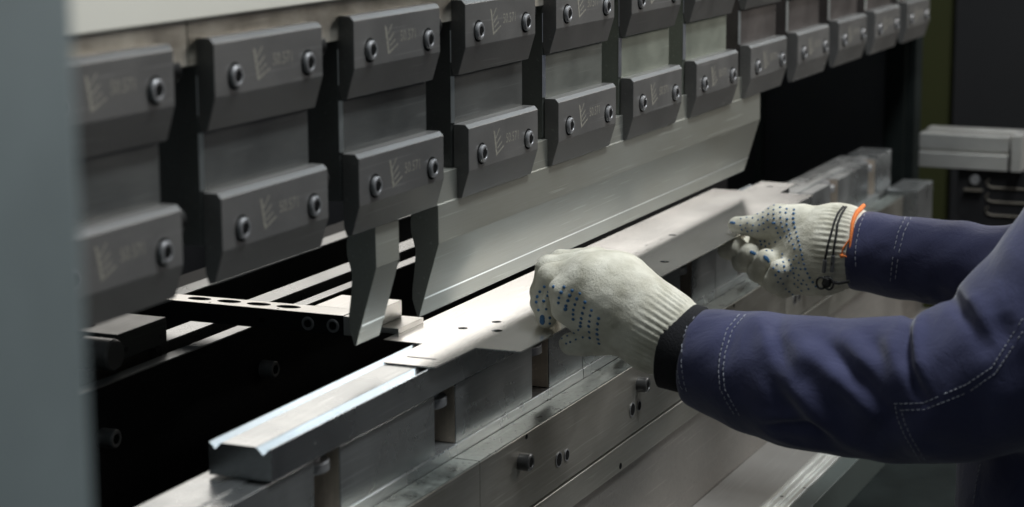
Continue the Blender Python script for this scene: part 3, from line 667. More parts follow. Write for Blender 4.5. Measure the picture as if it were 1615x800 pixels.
FOLDS = [
    ([(0.6276, -0.2774, -0.1618), (0.6115, -0.2956, -0.1727), (0.6015, -0.3196, -0.1840), (0.5946, -0.3426, -0.1984), (0.5937, -0.3614, -0.2198)], 0.0100, 0.0042),
    ([(0.6659, -0.2578, -0.1531), (0.6346, -0.2617, -0.1593), (0.6165, -0.2728, -0.1731), (0.6030, -0.2905, -0.1923)], 0.0070, -0.0032),
    ([(0.6549, -0.2390, -0.1532), (0.6288, -0.2554, -0.1640), (0.6138, -0.2643, -0.1787)], 0.0090, 0.0024),
    ([(0.6226, -0.3068, -0.1608), (0.6065, -0.3259, -0.1740), (0.5963, -0.3470, -0.1880), (0.5911, -0.3694, -0.2079)], 0.0070, -0.0038),
    ([(0.6240, -0.3221, -0.1572), (0.6057, -0.3416, -0.1698), (0.5945, -0.3627, -0.1835)], 0.0090, 0.0030),
    ([(0.6119, -0.2796, -0.1768), (0.6021, -0.2882, -0.1977), (0.5990, -0.3053, -0.2164), (0.6053, -0.3277, -0.2368), (0.6104, -0.3554, -0.2484)], 0.0110, 0.0042),
    ([(0.6080, -0.2622, -0.1909), (0.6034, -0.2774, -0.2097), (0.6031, -0.2964, -0.2263), (0.6083, -0.3191, -0.2412)], 0.0080, -0.0030),
    ([(0.6224, -0.3447, -0.1549), (0.6023, -0.3605, -0.1699)], 0.0070, -0.0032),
    ([(0.6197, -0.3583, -0.1531), (0.5989, -0.3715, -0.1707), (0.5901, -0.3816, -0.1858)], 0.0090, 0.0030),
    ([(1.1228, -0.2805, -0.2294), (0.6566, -0.3704, -0.1413), (0.6176, -0.3753, -0.1486), (0.6000, -0.3807, -0.1650), (0.5893, -0.3906, -0.1847), (0.5860, -0.4005, -0.1958)], 0.0050, -0.0050),
    ([(0.6375, -0.3819, -0.1378), (0.6153, -0.3827, -0.1475), (0.5980, -0.3880, -0.1638), (0.5894, -0.3967, -0.1790)], 0.0060, 0.0042),
    ([(1.1120, -0.2941, -0.2195), (0.6366, -0.4071, -0.1213), (0.6086, -0.4258, -0.1296), (0.5939, -0.4417, -0.1479)], 0.0070, -0.0040),
    ([(1.1043, -0.3101, -0.2102), (0.6163, -0.4264, -0.1210), (0.5977, -0.4455, -0.1383)], 0.0090, 0.0035),
    ([(0.6035, -0.4487, -0.1241), (0.5939, -0.4587, -0.1464)], 0.0090, -0.0030),
    ([(0.6128, -0.2616, -0.2372), (0.6086, -0.2790, -0.2327), (0.6046, -0.2988, -0.2312), (0.6050, -0.3173, -0.2352)], 0.0050, -0.0032),
    ([(0.6089, -0.2599, -0.2288), (0.6058, -0.2796, -0.2247), (0.6015, -0.2995, -0.2229)], 0.0060, 0.0022),
    ([(0.6219, -0.2645, -0.2479), (0.6216, -0.2863, -0.2509), (0.6175, -0.3142, -0.2521)], 0.0060, 0.0022),
    ([(0.5873, -0.4056, -0.2084), (0.5944, -0.3895, -0.2274), (0.6081, -0.3971, -0.2458)], 0.0120, 0.0025),
    ([(0.5863, -0.4272, -0.1804), (0.5902, -0.4420, -0.2053), (0.6040, -0.4353, -0.2327)], 0.0120, -0.0025),
    ([(0.5890, -0.3825, -0.2060), (0.5951, -0.3586, -0.2256), (0.6091, -0.3479, -0.2462)], 0.0090, -0.0024),
    ([(0.6598, -0.2278, -0.1538), (0.6310, -0.2247, -0.1671), (0.6180, -0.2264, -0.1857)], 0.0060, -0.0016),
]
def jacket(P):
    d = np.maximum(sdf_caps(P, LS, 0.004), P[..., 1]+0.1760+0.12*(P[..., 2]+0.195))
    d = smin(d, np.maximum(sdf_caps(P, RS, 0.004), P[..., 1]+0.1935+0.08*(P[..., 2]+0.185)), 0.02)
    d = smin(d, sdf_caps(P, [(0.82, -0.57, -0.10, 0.105), (0.80, -0.51, -0.30, 0.110), (0.79, -0.50, -0.55, 0.13)], 0.06), 0.05)
    d = smin(d, sdf_caps(P, [(0.97, -0.57, -0.10, 0.105), (0.97, -0.52, -0.30, 0.12), (0.97, -0.52, -0.55, 0.13)], 0.06), 0.08)
    d = smin(d, sdf_caps(P, [(0.74, -0.57, -0.04, 0.075), (1.05, -0.57, -0.04, 0.075)], 0.06), 0.06)
    d = smin(d, sdf_caps(P, [(0.91, -0.56, -0.02, 0.060), (0.98, -0.47, 0.14, 0.050)], 0.03), 0.04)
    d = smin(d, sdf_caps(P, [(1.0200, -0.4150, 0.22, 0.075), (1.0150, -0.4300, 0.29, 0.080)], 0.03), 0.02)  # head out of view, added and placed to shade the far sleeve
    d = smin(d, sdf_caps(P, [(1.0180, -0.3480, 0.255, 0.007), (1.0180, -0.3300, 0.232, 0.012)], 0.01), 0.012)
    d = smin(d, sdf_caps(P, [(0.9370, -0.4300, 0.265, 0.012), (0.9370, -0.4280, 0.24, 0.010)], 0.01), 0.006)
    d = smin(d, sdf_caps(P, [(1.0990, -0.4300, 0.265, 0.012), (1.0990, -0.4280, 0.24, 0.010)], 0.01), 0.006)
    return d
V, F = surface_nets(jacket, (0.53, -0.70, -0.72), (1.24, -0.145, 0.42), 0.005)
V = relax(V, F, 3)
V, F = subdivide(V, F)
V = relax(V, F, 2)
N = normals(V, F); disp = np.zeros(len(V))
for line, w_, amp in FOLDS: disp += ridge(V, line, w_, amp)
V = V+N*disp[:, None]; N = normals(V, F)
wob = np.sin(V[:, 1]*95+3*np.sin(V[:, 2]*38)+V[:, 0]*30)*np.sin(V[:, 2]*70+V[:, 1]*40)
V = V+N*(0.0009*wob)[:, None]
V = relax(V, F, 1)
body = np_mesh('body', V, F, MT['navy'], person)
MT['skin'] = plain('skin', (0.42, 0.24, 0.17), 0.55, 0, 0.1, 60)
body.data.materials.append(MT['skin'])
body.data.polygons.foreach_set('material_index', (V[F].mean(1)[:, 2] > 0.085).astype(np.int32))
b = MB(); b.lathe((1.017, -0.425, 0.300), (-0.02, -0.1, 1), [(0, 0.0870), (0.02, 0.0880), (0.045, 0.0780), (0.065, 0.055), (0.075, 0.02)], 32)
b.build('cap', MT['black'], person, smooth=1.0)
for x in (0.990, 1.046):
    b = MB(); b.lathe((x, -0.350, 0.262), (0, 1, 0), [(-0.004, 0.004), (0, 0.009), (0.005, 0.008), (0.008, 0.003)], 16); b.build('eye', MT['cream'], person, smooth=1.0)

def glove(name, H, wrist_dir, axis_pt, lo, hi, rib_from, rib_to, k=0.007, nrib=46, h=0.0016):
    def f(P):
        core = None
        for key in H:
            if key in ('thumb', 'index', 'middle', 'ring', 'pinky'): continue
            q = sdf_caps(P, H[key], 0.02); core = q if core is None else smin(core, q, 0.03)
        fing = None
        for key in ('index', 'middle', 'ring', 'pinky', 'thumb'):
            if key not in H: continue
            q = sdf_caps(P, H[key], 0.004)
            fing = q if fing is None else smin(fing, q, 0.0012)
        return smin(core, fing, k)
    V, F = surface_nets(f, lo, hi, h)
    V = relax(V, F, 2)
    N = normals(V, F)
    # ribbed wrist: ribs run along the arm
    w_ = np.array(wrist_dir, float); w_ /= np.linalg.norm(w_); c = np.array(axis_pt)
    s = (V-c)@w_
    a = np.cross(w_, (0, 0, 1)); a /= np.linalg.norm(a); b_ = np.cross(w_, a)
    th = np.arctan2((V-c)@b_, (V-c)@a)
    fade = np.clip((s-rib_from)/0.02, 0, 1); ends = np.clip((rib_to-s)/0.003, 0, 1)
    V = V+N*(0.0007*fade*ends*np.cos(th*nrib))[:, None]
    lump = np.sin(V[:, 0]*310+V[:, 2]*140)*np.sin(V[:, 1]*260+V[:, 0]*90)*np.sin(V[:, 2]*330)
    V = V+N*(0.0003*(1-fade)*lump)[:, None]
    return np_mesh(name, V, F, MT['knit'], person), V, F
gl, GV, GF = glove('glove', LEFT_HAND, (0.02, -0.87, -0.42), (0.6730, -0.1465, -0.1817), (0.60, -0.205, -0.245), (0.74, -0.005, -0.085), -0.022, 0.012)
gl['label'] = 'near white knit glove pressing the sheet from above'
gr, HV, HF = glove('glove', RIGHT_HAND, (-0.1, -1, 0.0), (1.1550, -0.1710, -0.1816), (1.07, -0.235, -0.26), (1.25, -0.02, -0.12), -0.012, 0.030)
gr['label'] = 'far white knit glove with its dotted palm in view'

# black knit cuff and stitched sleeve ends
def ring(name, c, d, r, length, mat, lip=0.003, sq=1.0):
    mb = MB(); c, d = Vector(c), Vector(d).normalized()
    mb.lathe(c-d*length/2, d, [(0, r-lip), (0.002, r), (length-0.003, r), (length, r-lip), (length, r-lip*2), (0, r-lip*2)], 40)
    return mb.build(name, mat, person, smooth=1.0)
ring('cuff', (0.6722, -0.1685, -0.1908), (0.03, -0.975, -0.16), 0.0388, 0.028, MT['cuff'])

# grip dots, seams, cords
def bvh(V, F): return BVHTree.FromPolygons([tuple(v) for v in V], [tuple(f) for f in F])
def dots(name, rows, tree, r0):
    mb = MB()
    for row in rows:
        for q in row:
            loc, nor, _, dist = tree.find_nearest(Vector(q[:3]))
            if loc is None: continue
            r = (q[3] if len(q) > 3 else r0)*random.uniform(.85, 1.12)
            mb.lathe(loc-nor*0.0008, nor, [(0, r), (0.0012, r*0.95), (0.00165, r*0.55)], 9)
    o = mb.build(name, MT['blue_dot'], person, smooth=1.0); o['kind'] = 'stuff'; return o
# ---- marks on the cloth
LEFT_DOTS = [
    [(0.6282, -0.0756, -0.1366, 0.00135), (0.6268, -0.0735, -0.1412, 0.00135), (0.6266, -0.0716, -0.146, 0.00135), (0.6274, -0.0707, -0.1506, 0.00135)],
    [(0.628, -0.0832, -0.1391, 0.00135), (0.6278, -0.081, -0.1436, 0.00135), (0.628, -0.0793, -0.1482, 0.00135), (0.6283, -0.0772, -0.153, 0.00135), (0.6282, -0.0769, -0.1559, 0.00135)],
    [(0.627, -0.0906, -0.1409, 0.00135), (0.6276, -0.0877, -0.1459, 0.00135), (0.6284, -0.0856, -0.1511, 0.00135), (0.6294, -0.0837, -0.1562, 0.00135), (0.6301, -0.0832, -0.1602, 0.00135), (0.6311, -0.0828, -0.1648, 0.00135)],
    [(0.6255, -0.096, -0.1478, 0.00135), (0.6261, -0.0947, -0.1528, 0.00135), (0.6278, -0.0928, -0.158, 0.00135), (0.6301, -0.0908, -0.1633, 0.00135), (0.6317, -0.0895, -0.1675, 0.00135), (0.633, -0.0888, -0.1709, 0.00135)],
    [(0.6253, -0.102, -0.1543, 0.00135), (0.6263, -0.1004, -0.1592, 0.00135), (0.6284, -0.0988, -0.1648, 0.00135), (0.6307, -0.0974, -0.1697, 0.00135), (0.6342, -0.0966, -0.1755, 0.00135), (0.6387, -0.0952, -0.1816, 0.00135)],
    [(0.6262, -0.1082, -0.161, 0.00135), (0.6275, -0.1068, -0.166, 0.00135), (0.6293, -0.1057, -0.1715, 0.00135), (0.6312, -0.1049, -0.1761, 0.00135), (0.6354, -0.1041, -0.1814, 0.00135), (0.6398, -0.1033, -0.1862, 0.00135)],
    [(0.643, -0.0511, -0.141, 0.0012), (0.6431, -0.0468, -0.1458, 0.0012), (0.6427, -0.0445, -0.1503, 0.0012), (0.6421, -0.0438, -0.155, 0.0012), (0.6421, -0.0458, -0.1619, 0.0012), (0.6286, -0.0655, -0.1371, 0.0012), (0.633, -0.0588, -0.1432, 0.0012), (0.6446, -0.0535, -0.1491, 0.0012), (0.643, -0.0504, -0.1537, 0.0012), (0.6439, -0.0524, -0.161, 0.0012), (0.6451, -0.0553, -0.1687, 0.0012), (0.6455, -0.0551, -0.1739, 0.0012)],
    [(0.6427, -0.0492, -0.1681, 0.0018), (0.6427, -0.0492, -0.1693, 0.002), (0.6427, -0.0492, -0.1707, 0.002), (0.6428, -0.0491, -0.1721, 0.002), (0.6431, -0.049, -0.1736, 0.0016)],
    [(0.6392, -0.0804, -0.1786, 0.0008), (0.6366, -0.0751, -0.1813, 0.0008), (0.6366, -0.0831, -0.1838, 0.0008), (0.6358, -0.0705, -0.1838, 0.0008), (0.639, -0.0886, -0.1819, 0.0008), (0.6337, -0.0791, -0.1858, 0.0008), (0.6326, -0.0758, -0.1871, 0.0008), (0.6347, -0.0862, -0.1746, 0.0008)],
]
RIGHT_DOTS = [
    [(1.1423, -0.1301, -0.1458, 0.0014), (1.1385, -0.1309, -0.1493, 0.0014), (1.1357, -0.1314, -0.154, 0.0014), (1.1334, -0.1325, -0.1583, 0.0014), (1.131, -0.1346, -0.163, 0.0014), (1.1264, -0.1376, -0.1672, 0.0014), (1.1222, -0.1402, -0.171, 0.0014), (1.1195, -0.1422, -0.175, 0.0014), (1.1168, -0.1444, -0.1791, 0.0014), (1.1152, -0.1459, -0.1834, 0.0014), (1.1138, -0.1477, -0.1887, 0.0014), (1.1135, -0.149, -0.1932, 0.0014), (1.1132, -0.1505, -0.1981, 0.0014), (1.1138, -0.1518, -0.2033, 0.0014), (1.1143, -0.1542, -0.2079, 0.0014), (1.1155, -0.1563, -0.2127, 0.0014), (1.1177, -0.1592, -0.2176, 0.0014), (1.1207, -0.1622, -0.2226, 0.0014), (1.1227, -0.1655, -0.2246, 0.0014)],
    [(1.1421, -0.1221, -0.1453, 0.0012), (1.1384, -0.1222, -0.149, 0.0012), (1.135, -0.1247, -0.1553, 0.0012), (1.1339, -0.1248, -0.1608, 0.0012), (1.1328, -0.1275, -0.1661, 0.0012), (1.1305, -0.1298, -0.1702, 0.0012), (1.1268, -0.1325, -0.1741, 0.0012), (1.122, -0.1357, -0.1797, 0.0012), (1.1193, -0.1381, -0.1837, 0.0012)],
    [(1.1421, -0.1147, -0.1442, 0.0011), (1.1371, -0.1163, -0.1486, 0.0011), (1.1344, -0.1177, -0.1538, 0.0011), (1.1337, -0.1186, -0.1589, 0.0011), (1.1337, -0.1201, -0.1639, 0.0011), (1.1338, -0.1225, -0.1684, 0.0011), (1.1318, -0.1256, -0.1736, 0.0011), (1.1275, -0.1298, -0.1773, 0.0011)],
    [(1.1457, -0.1069, -0.143, 0.0011), (1.1383, -0.1088, -0.1465, 0.0011), (1.1349, -0.1099, -0.1506, 0.0011), (1.1331, -0.1108, -0.1549, 0.0011), (1.1326, -0.1117, -0.1599, 0.0011), (1.1339, -0.1133, -0.1653, 0.0011), (1.1359, -0.1147, -0.1708, 0.0011), (1.1356, -0.1178, -0.1757, 0.0011)],
    [(1.1431, -0.1015, -0.1463, 0.00105), (1.1432, -0.0957, -0.1509, 0.00105), (1.1366, -0.1036, -0.1512, 0.00105), (1.1377, -0.0971, -0.1552, 0.00105), (1.1343, -0.1034, -0.1575, 0.00105), (1.1326, -0.1099, -0.16, 0.00105), (1.1457, -0.0888, -0.1536, 0.00105), (1.1422, -0.0845, -0.1575, 0.00105), (1.1384, -0.0919, -0.1585, 0.00105), (1.1356, -0.0986, -0.1614, 0.00105), (1.1347, -0.1044, -0.1651, 0.00105), (1.1488, -0.0756, -0.1587, 0.00105), (1.15, -0.0689, -0.1607, 0.00105), (1.1406, -0.0792, -0.1633, 0.00105), (1.1371, -0.0866, -0.1647, 0.00105), (1.1364, -0.0938, -0.1636, 0.00105), (1.1362, -0.0991, -0.1679, 0.00105), (1.1453, -0.07, -0.1671, 0.00105), (1.1411, -0.0772, -0.1688, 0.00105), (1.1372, -0.0853, -0.1705, 0.00105), (1.1371, -0.0921, -0.1706, 0.00105), (1.1404, -0.0794, -0.1724, 0.00105), (1.1447, -0.0718, -0.1717, 0.00105)],
    [(1.1526, -0.0568, -0.1659, 0.0014), (1.1514, -0.0591, -0.1659, 0.0016), (1.1502, -0.0615, -0.166, 0.0014)],
    [(1.1289, -0.122, -0.1922, 0.0011), (1.1255, -0.1231, -0.1957, 0.0011), (1.1165, -0.1268, -0.1981, 0.0011), (1.1135, -0.1287, -0.2022, 0.0011), (1.1133, -0.1298, -0.2068, 0.0011), (1.12, -0.1308, -0.2136, 0.0011), (1.1209, -0.1321, -0.1967, 0.0011), (1.1193, -0.1346, -0.2009, 0.0011), (1.1193, -0.137, -0.2045, 0.0011), (1.1191, -0.1342, -0.2075, 0.0011), (1.1203, -0.1374, -0.2103, 0.0011), (1.1219, -0.1379, -0.2153, 0.0011), (1.1214, -0.142, -0.2177, 0.0011), (1.122, -0.1457, -0.2213, 0.0011), (1.1266, -0.1367, -0.2228, 0.0011), (1.128, -0.1402, -0.2266, 0.0011), (1.1305, -0.1434, -0.2306, 0.0011), (1.1118, -0.1215, -0.2005, 0.0011), (1.111, -0.118, -0.2044, 0.0011), (1.1102, -0.124, -0.2075, 0.0011), (1.1114, -0.1203, -0.2118, 0.0011), (1.1142, -0.1249, -0.2158, 0.0011), (1.1161, -0.1216, -0.2202, 0.0011), (1.122, -0.1256, -0.2228, 0.0011), (1.1308, -0.1261, -0.2302, 0.0011), (1.137, -0.1282, -0.234, 0.0011), (1.1429, -0.1304, -0.2379, 0.0011), (1.1182, -0.1437, -0.2113, 0.0011), (1.1186, -0.1485, -0.2167, 0.0011), (1.1208, -0.1517, -0.2215, 0.0011), (1.1246, -0.1527, -0.2269, 0.0011), (1.1468, -0.0971, -0.1828, 0.0011), (1.1489, -0.0916, -0.1835, 0.0011), (1.1466, -0.0983, -0.1884, 0.0011), (1.149, -0.0926, -0.1873, 0.0011), (1.1434, -0.1031, -0.1846, 0.0011), (1.1387, -0.1112, -0.1814, 0.0011), (1.1307, -0.1099, -0.1896, 0.0011), (1.1259, -0.1055, -0.189, 0.0011), (1.117, -0.1408, -0.1907, 0.0011), (1.1183, -0.1376, -0.1949, 0.0011), (1.1154, -0.1442, -0.1976, 0.0011), (1.1178, -0.1408, -0.2039, 0.0011), (1.1154, -0.1463, -0.204, 0.0011)],
    [(1.1323, -0.0866, -0.193, 0.0014), (1.1329, -0.0883, -0.1938, 0.0018), (1.1339, -0.09, -0.1948, 0.0014), (1.1204, -0.1054, -0.1947, 0.0014), (1.1203, -0.107, -0.1961, 0.0018), (1.1206, -0.1085, -0.1977, 0.0018), (1.1211, -0.1095, -0.1997, 0.0014)],
]
STITCHES = [
    [(0.6313, -0.1776, -0.2007), (0.6306, -0.1783, -0.2028), (0.6302, -0.1789, -0.205), (0.6304, -0.1794, -0.2073), (0.6309, -0.1797, -0.2097), (0.6315, -0.1799, -0.2121), (0.6325, -0.1801, -0.2146), (0.6328, -0.1816, -0.2167), (0.6333, -0.1829, -0.2188)],
    [(0.6661, -0.1851, -0.1575), (0.6599, -0.1855, -0.158), (0.6559, -0.1852, -0.1589), (0.6531, -0.1844, -0.1602), (0.6513, -0.1834, -0.1616), (0.6496, -0.1823, -0.1631), (0.649, -0.1808, -0.1648), (0.6448, -0.1815, -0.166), (0.6433, -0.1813, -0.1678), (0.6413, -0.1813, -0.1695), (0.6399, -0.1811, -0.1714), (0.6392, -0.1806, -0.1734), (0.6352, -0.1805, -0.179), (0.6337, -0.181, -0.1808), (0.6323, -0.1814, -0.1827), (0.6309, -0.1818, -0.1845), (0.6298, -0.1821, -0.1864), (0.6289, -0.1824, -0.1884), (0.6283, -0.1825, -0.1905), (0.6279, -0.1826, -0.1926), (0.6277, -0.1826, -0.1947), (0.6274, -0.1831, -0.1971), (0.6273, -0.1834, -0.1995), (0.6274, -0.1838, -0.2019), (0.6277, -0.1841, -0.2044), (0.6281, -0.1843, -0.207), (0.6287, -0.1844, -0.2096), (0.6294, -0.1851, -0.2123), (0.6303, -0.1856, -0.2151), (0.6316, -0.1861, -0.218)],
    [(0.6594, -0.2228, -0.1548), (0.6545, -0.2227, -0.1557), (0.6507, -0.2224, -0.1569), (0.6473, -0.2219, -0.1582), (0.6442, -0.2213, -0.1595), (0.6415, -0.2205, -0.161), (0.6391, -0.2197, -0.1624), (0.6369, -0.2189, -0.164), (0.6348, -0.219, -0.1657), (0.633, -0.2189, -0.1675), (0.6313, -0.2189, -0.1693), (0.6297, -0.2189, -0.1711), (0.6283, -0.2187, -0.173), (0.627, -0.2186, -0.1749), (0.6257, -0.2184, -0.1768), (0.6245, -0.2182, -0.1788), (0.6235, -0.218, -0.1807), (0.6222, -0.2182, -0.1829), (0.6211, -0.2183, -0.185), (0.62, -0.2185, -0.1872), (0.6191, -0.2186, -0.1894), (0.6182, -0.2186, -0.1917), (0.6175, -0.2186, -0.1939), (0.6168, -0.2191, -0.196), (0.6163, -0.2195, -0.1981), (0.6158, -0.2199, -0.2002), (0.6155, -0.2202, -0.2024), (0.6154, -0.2205, -0.2046), (0.6153, -0.2208, -0.2068), (0.6154, -0.221, -0.2091), (0.6152, -0.2222, -0.2111), (0.6152, -0.2233, -0.2132), (0.6153, -0.2244, -0.2153), (0.6155, -0.2254, -0.2175), (0.6159, -0.2264, -0.2197), (0.6163, -0.2276, -0.2216), (0.6168, -0.2287, -0.2236), (0.6174, -0.2298, -0.2256), (0.6181, -0.2308, -0.2276), (0.6191, -0.2318, -0.2297), (0.6202, -0.2327, -0.2318)],
    [(0.6586, -0.2288, -0.1541), (0.6543, -0.2287, -0.155), (0.651, -0.2282, -0.156), (0.6484, -0.2276, -0.1572), (0.6458, -0.2269, -0.1584), (0.6435, -0.2262, -0.1597), (0.6415, -0.2253, -0.161), (0.6397, -0.2244, -0.1624), (0.6378, -0.2235, -0.1638), (0.6359, -0.2235, -0.1656), (0.6341, -0.2234, -0.1673), (0.6323, -0.2233, -0.1691), (0.6307, -0.2232, -0.171), (0.6291, -0.223, -0.1728), (0.6275, -0.2229, -0.1747), (0.6261, -0.2227, -0.1765), (0.6247, -0.2225, -0.1784), (0.6234, -0.2222, -0.1803), (0.6219, -0.2225, -0.1824), (0.6205, -0.2227, -0.1845), (0.6192, -0.2228, -0.1866), (0.6181, -0.2229, -0.1888), (0.6172, -0.223, -0.191), (0.6163, -0.223, -0.1933), (0.6156, -0.2234, -0.1953), (0.615, -0.2239, -0.1974), (0.6146, -0.2242, -0.1995), (0.6144, -0.2246, -0.2017), (0.6143, -0.2248, -0.2039), (0.6142, -0.2251, -0.2061), (0.6143, -0.2253, -0.2084), (0.6142, -0.2266, -0.2104), (0.6142, -0.2278, -0.2125), (0.6142, -0.229, -0.2146), (0.6144, -0.2302, -0.2167), (0.6146, -0.2313, -0.2188), (0.6149, -0.2324, -0.2207), (0.6153, -0.2334, -0.2226), (0.6158, -0.2344, -0.2246), (0.6164, -0.2354, -0.2266), (0.6172, -0.2363, -0.2286), (0.6182, -0.2371, -0.2306), (0.6193, -0.2379, -0.2328)],
    [(0.601, -0.4688, -0.126), (0.6004, -0.4679, -0.1276), (0.5999, -0.467, -0.1293), (0.5995, -0.4661, -0.131), (0.5991, -0.4652, -0.1327), (0.5989, -0.4643, -0.1344), (0.5987, -0.4633, -0.1361), (0.5985, -0.4624, -0.1379), (0.5983, -0.4614, -0.1396), (0.5979, -0.4605, -0.1413), (0.5973, -0.4597, -0.1429), (0.5964, -0.4588, -0.1446), (0.5955, -0.4579, -0.1463), (0.5947, -0.4571, -0.148), (0.594, -0.4562, -0.1497), (0.5932, -0.4553, -0.1514), (0.5924, -0.4544, -0.1531), (0.5916, -0.4535, -0.1548), (0.5909, -0.4526, -0.1565), (0.5902, -0.4517, -0.1582), (0.5896, -0.4508, -0.16), (0.5891, -0.4499, -0.1617), (0.5887, -0.4489, -0.1635), (0.5883, -0.4474, -0.1647), (0.588, -0.4459, -0.1659), (0.5877, -0.4443, -0.1671), (0.5874, -0.4428, -0.1683), (0.5873, -0.4412, -0.1696), (0.5872, -0.4396, -0.1709), (0.5871, -0.438, -0.1721), (0.5872, -0.4364, -0.1734), (0.5872, -0.4348, -0.1747), (0.5873, -0.4331, -0.1761), (0.5874, -0.4315, -0.1774), (0.5875, -0.4299, -0.1787), (0.5874, -0.4281, -0.1797), (0.5874, -0.4263, -0.1807), (0.5872, -0.4245, -0.1816), (0.5869, -0.4227, -0.1826), (0.5867, -0.421, -0.1835), (0.5864, -0.4192, -0.1844), (0.586, -0.4174, -0.1853), (0.5858, -0.4157, -0.1863), (0.5855, -0.4139, -0.1872), (0.5854, -0.4121, -0.1882), (0.5853, -0.4103, -0.1892), (0.5853, -0.4085, -0.1902), (0.5856, -0.4066, -0.1913), (0.5861, -0.4046, -0.1924), (0.5871, -0.4026, -0.1937), (0.588, -0.4005, -0.195), (0.5882, -0.3986, -0.196), (0.5878, -0.3969, -0.197), (0.5877, -0.3948, -0.1972), (0.5877, -0.3928, -0.1974), (0.5878, -0.3907, -0.1977), (0.5881, -0.3886, -0.198), (0.5884, -0.3865, -0.1984), (0.5889, -0.3843, -0.1987), (0.5892, -0.3822, -0.1991), (0.5896, -0.38, -0.1994), (0.5899, -0.3779, -0.1998), (0.5904, -0.3757, -0.2001), (0.5909, -0.3735, -0.2005), (0.5914, -0.3739, -0.2027), (0.5921, -0.3741, -0.2049), (0.5928, -0.3744, -0.2071), (0.5932, -0.3748, -0.2092), (0.5934, -0.3751, -0.2113), (0.5934, -0.3756, -0.2133), (0.5931, -0.3765, -0.2151), (0.5928, -0.3775, -0.2169), (0.5924, -0.3784, -0.2187), (0.5921, -0.3794, -0.2206), (0.5918, -0.3803, -0.2224), (0.5917, -0.3812, -0.2243), (0.5918, -0.3821, -0.2262), (0.5919, -0.3832, -0.2279), (0.5923, -0.3842, -0.2297), (0.593, -0.3851, -0.2316), (0.594, -0.386, -0.2336), (0.5951, -0.3868, -0.2356), (0.5966, -0.3876, -0.2377), (0.5986, -0.3883, -0.2399), (0.6012, -0.3888, -0.2424), (0.6049, -0.3891, -0.2451), (0.6102, -0.389, -0.2484), (0.6159, -0.3889, -0.2517), (0.6235, -0.3883, -0.2557)],
    [(0.5974, -0.4698, -0.1353), (0.5969, -0.4688, -0.1372), (0.5964, -0.4678, -0.1391), (0.596, -0.4667, -0.1411), (0.5956, -0.4657, -0.143), (0.5951, -0.4647, -0.1449), (0.5948, -0.4636, -0.1469), (0.5944, -0.4626, -0.1488), (0.5939, -0.4616, -0.1506), (0.5933, -0.4606, -0.1523), (0.5927, -0.4596, -0.1541), (0.5922, -0.4585, -0.1559), (0.5915, -0.4575, -0.1576), (0.5909, -0.4565, -0.1593), (0.5904, -0.4555, -0.1611), (0.5899, -0.4545, -0.1629), (0.5895, -0.4534, -0.1647), (0.5891, -0.4524, -0.1665), (0.5888, -0.4513, -0.1683), (0.5884, -0.4498, -0.1695), (0.5881, -0.4482, -0.1708), (0.5878, -0.4467, -0.1721), (0.5876, -0.4451, -0.1734), (0.5875, -0.4435, -0.1747), (0.5875, -0.4419, -0.1761), (0.5875, -0.4403, -0.1774), (0.5877, -0.4387, -0.1788), (0.5879, -0.437, -0.1802), (0.5882, -0.4354, -0.1816), (0.5884, -0.4337, -0.1831), (0.5886, -0.4321, -0.1845), (0.5885, -0.4302, -0.1854), (0.5884, -0.4284, -0.1864), (0.588, -0.4265, -0.1873), (0.5877, -0.4247, -0.1882), (0.5872, -0.423, -0.189), (0.5868, -0.4212, -0.1899), (0.5863, -0.4194, -0.1908), (0.5859, -0.4176, -0.1917), (0.5856, -0.4157, -0.1926), (0.5853, -0.4139, -0.1935), (0.5851, -0.412, -0.1944), (0.5851, -0.4102, -0.1954), (0.5852, -0.4082, -0.1965), (0.5856, -0.4063, -0.1975), (0.5859, -0.4043, -0.1986), (0.5863, -0.4023, -0.1997), (0.5864, -0.4004, -0.2008), (0.5864, -0.3985, -0.2018), (0.5866, -0.3964, -0.2021), (0.5869, -0.3943, -0.2024), (0.5873, -0.3921, -0.2028), (0.5878, -0.39, -0.2032), (0.5884, -0.3878, -0.2036), (0.589, -0.3856, -0.204), (0.5896, -0.3834, -0.2044), (0.5902, -0.3812, -0.2049), (0.5909, -0.3789, -0.2053), (0.5911, -0.3795, -0.2074), (0.5912, -0.3801, -0.2095), (0.5911, -0.3807, -0.2115), (0.5909, -0.3814, -0.2135), (0.5907, -0.382, -0.2154), (0.5903, -0.3831, -0.2174), (0.5901, -0.3842, -0.2193), (0.5899, -0.3852, -0.2213), (0.59, -0.3862, -0.2234), (0.5902, -0.3872, -0.2255), (0.5907, -0.3881, -0.2276), (0.5914, -0.3891, -0.2296), (0.5924, -0.3901, -0.2317), (0.5936, -0.391, -0.2338), (0.5951, -0.3919, -0.236), (0.5968, -0.3927, -0.2383), (0.599, -0.3934, -0.2407), (0.6021, -0.3939, -0.2434), (0.6068, -0.3941, -0.2466), (0.6124, -0.3941, -0.25), (0.6211, -0.3934, -0.2544)],
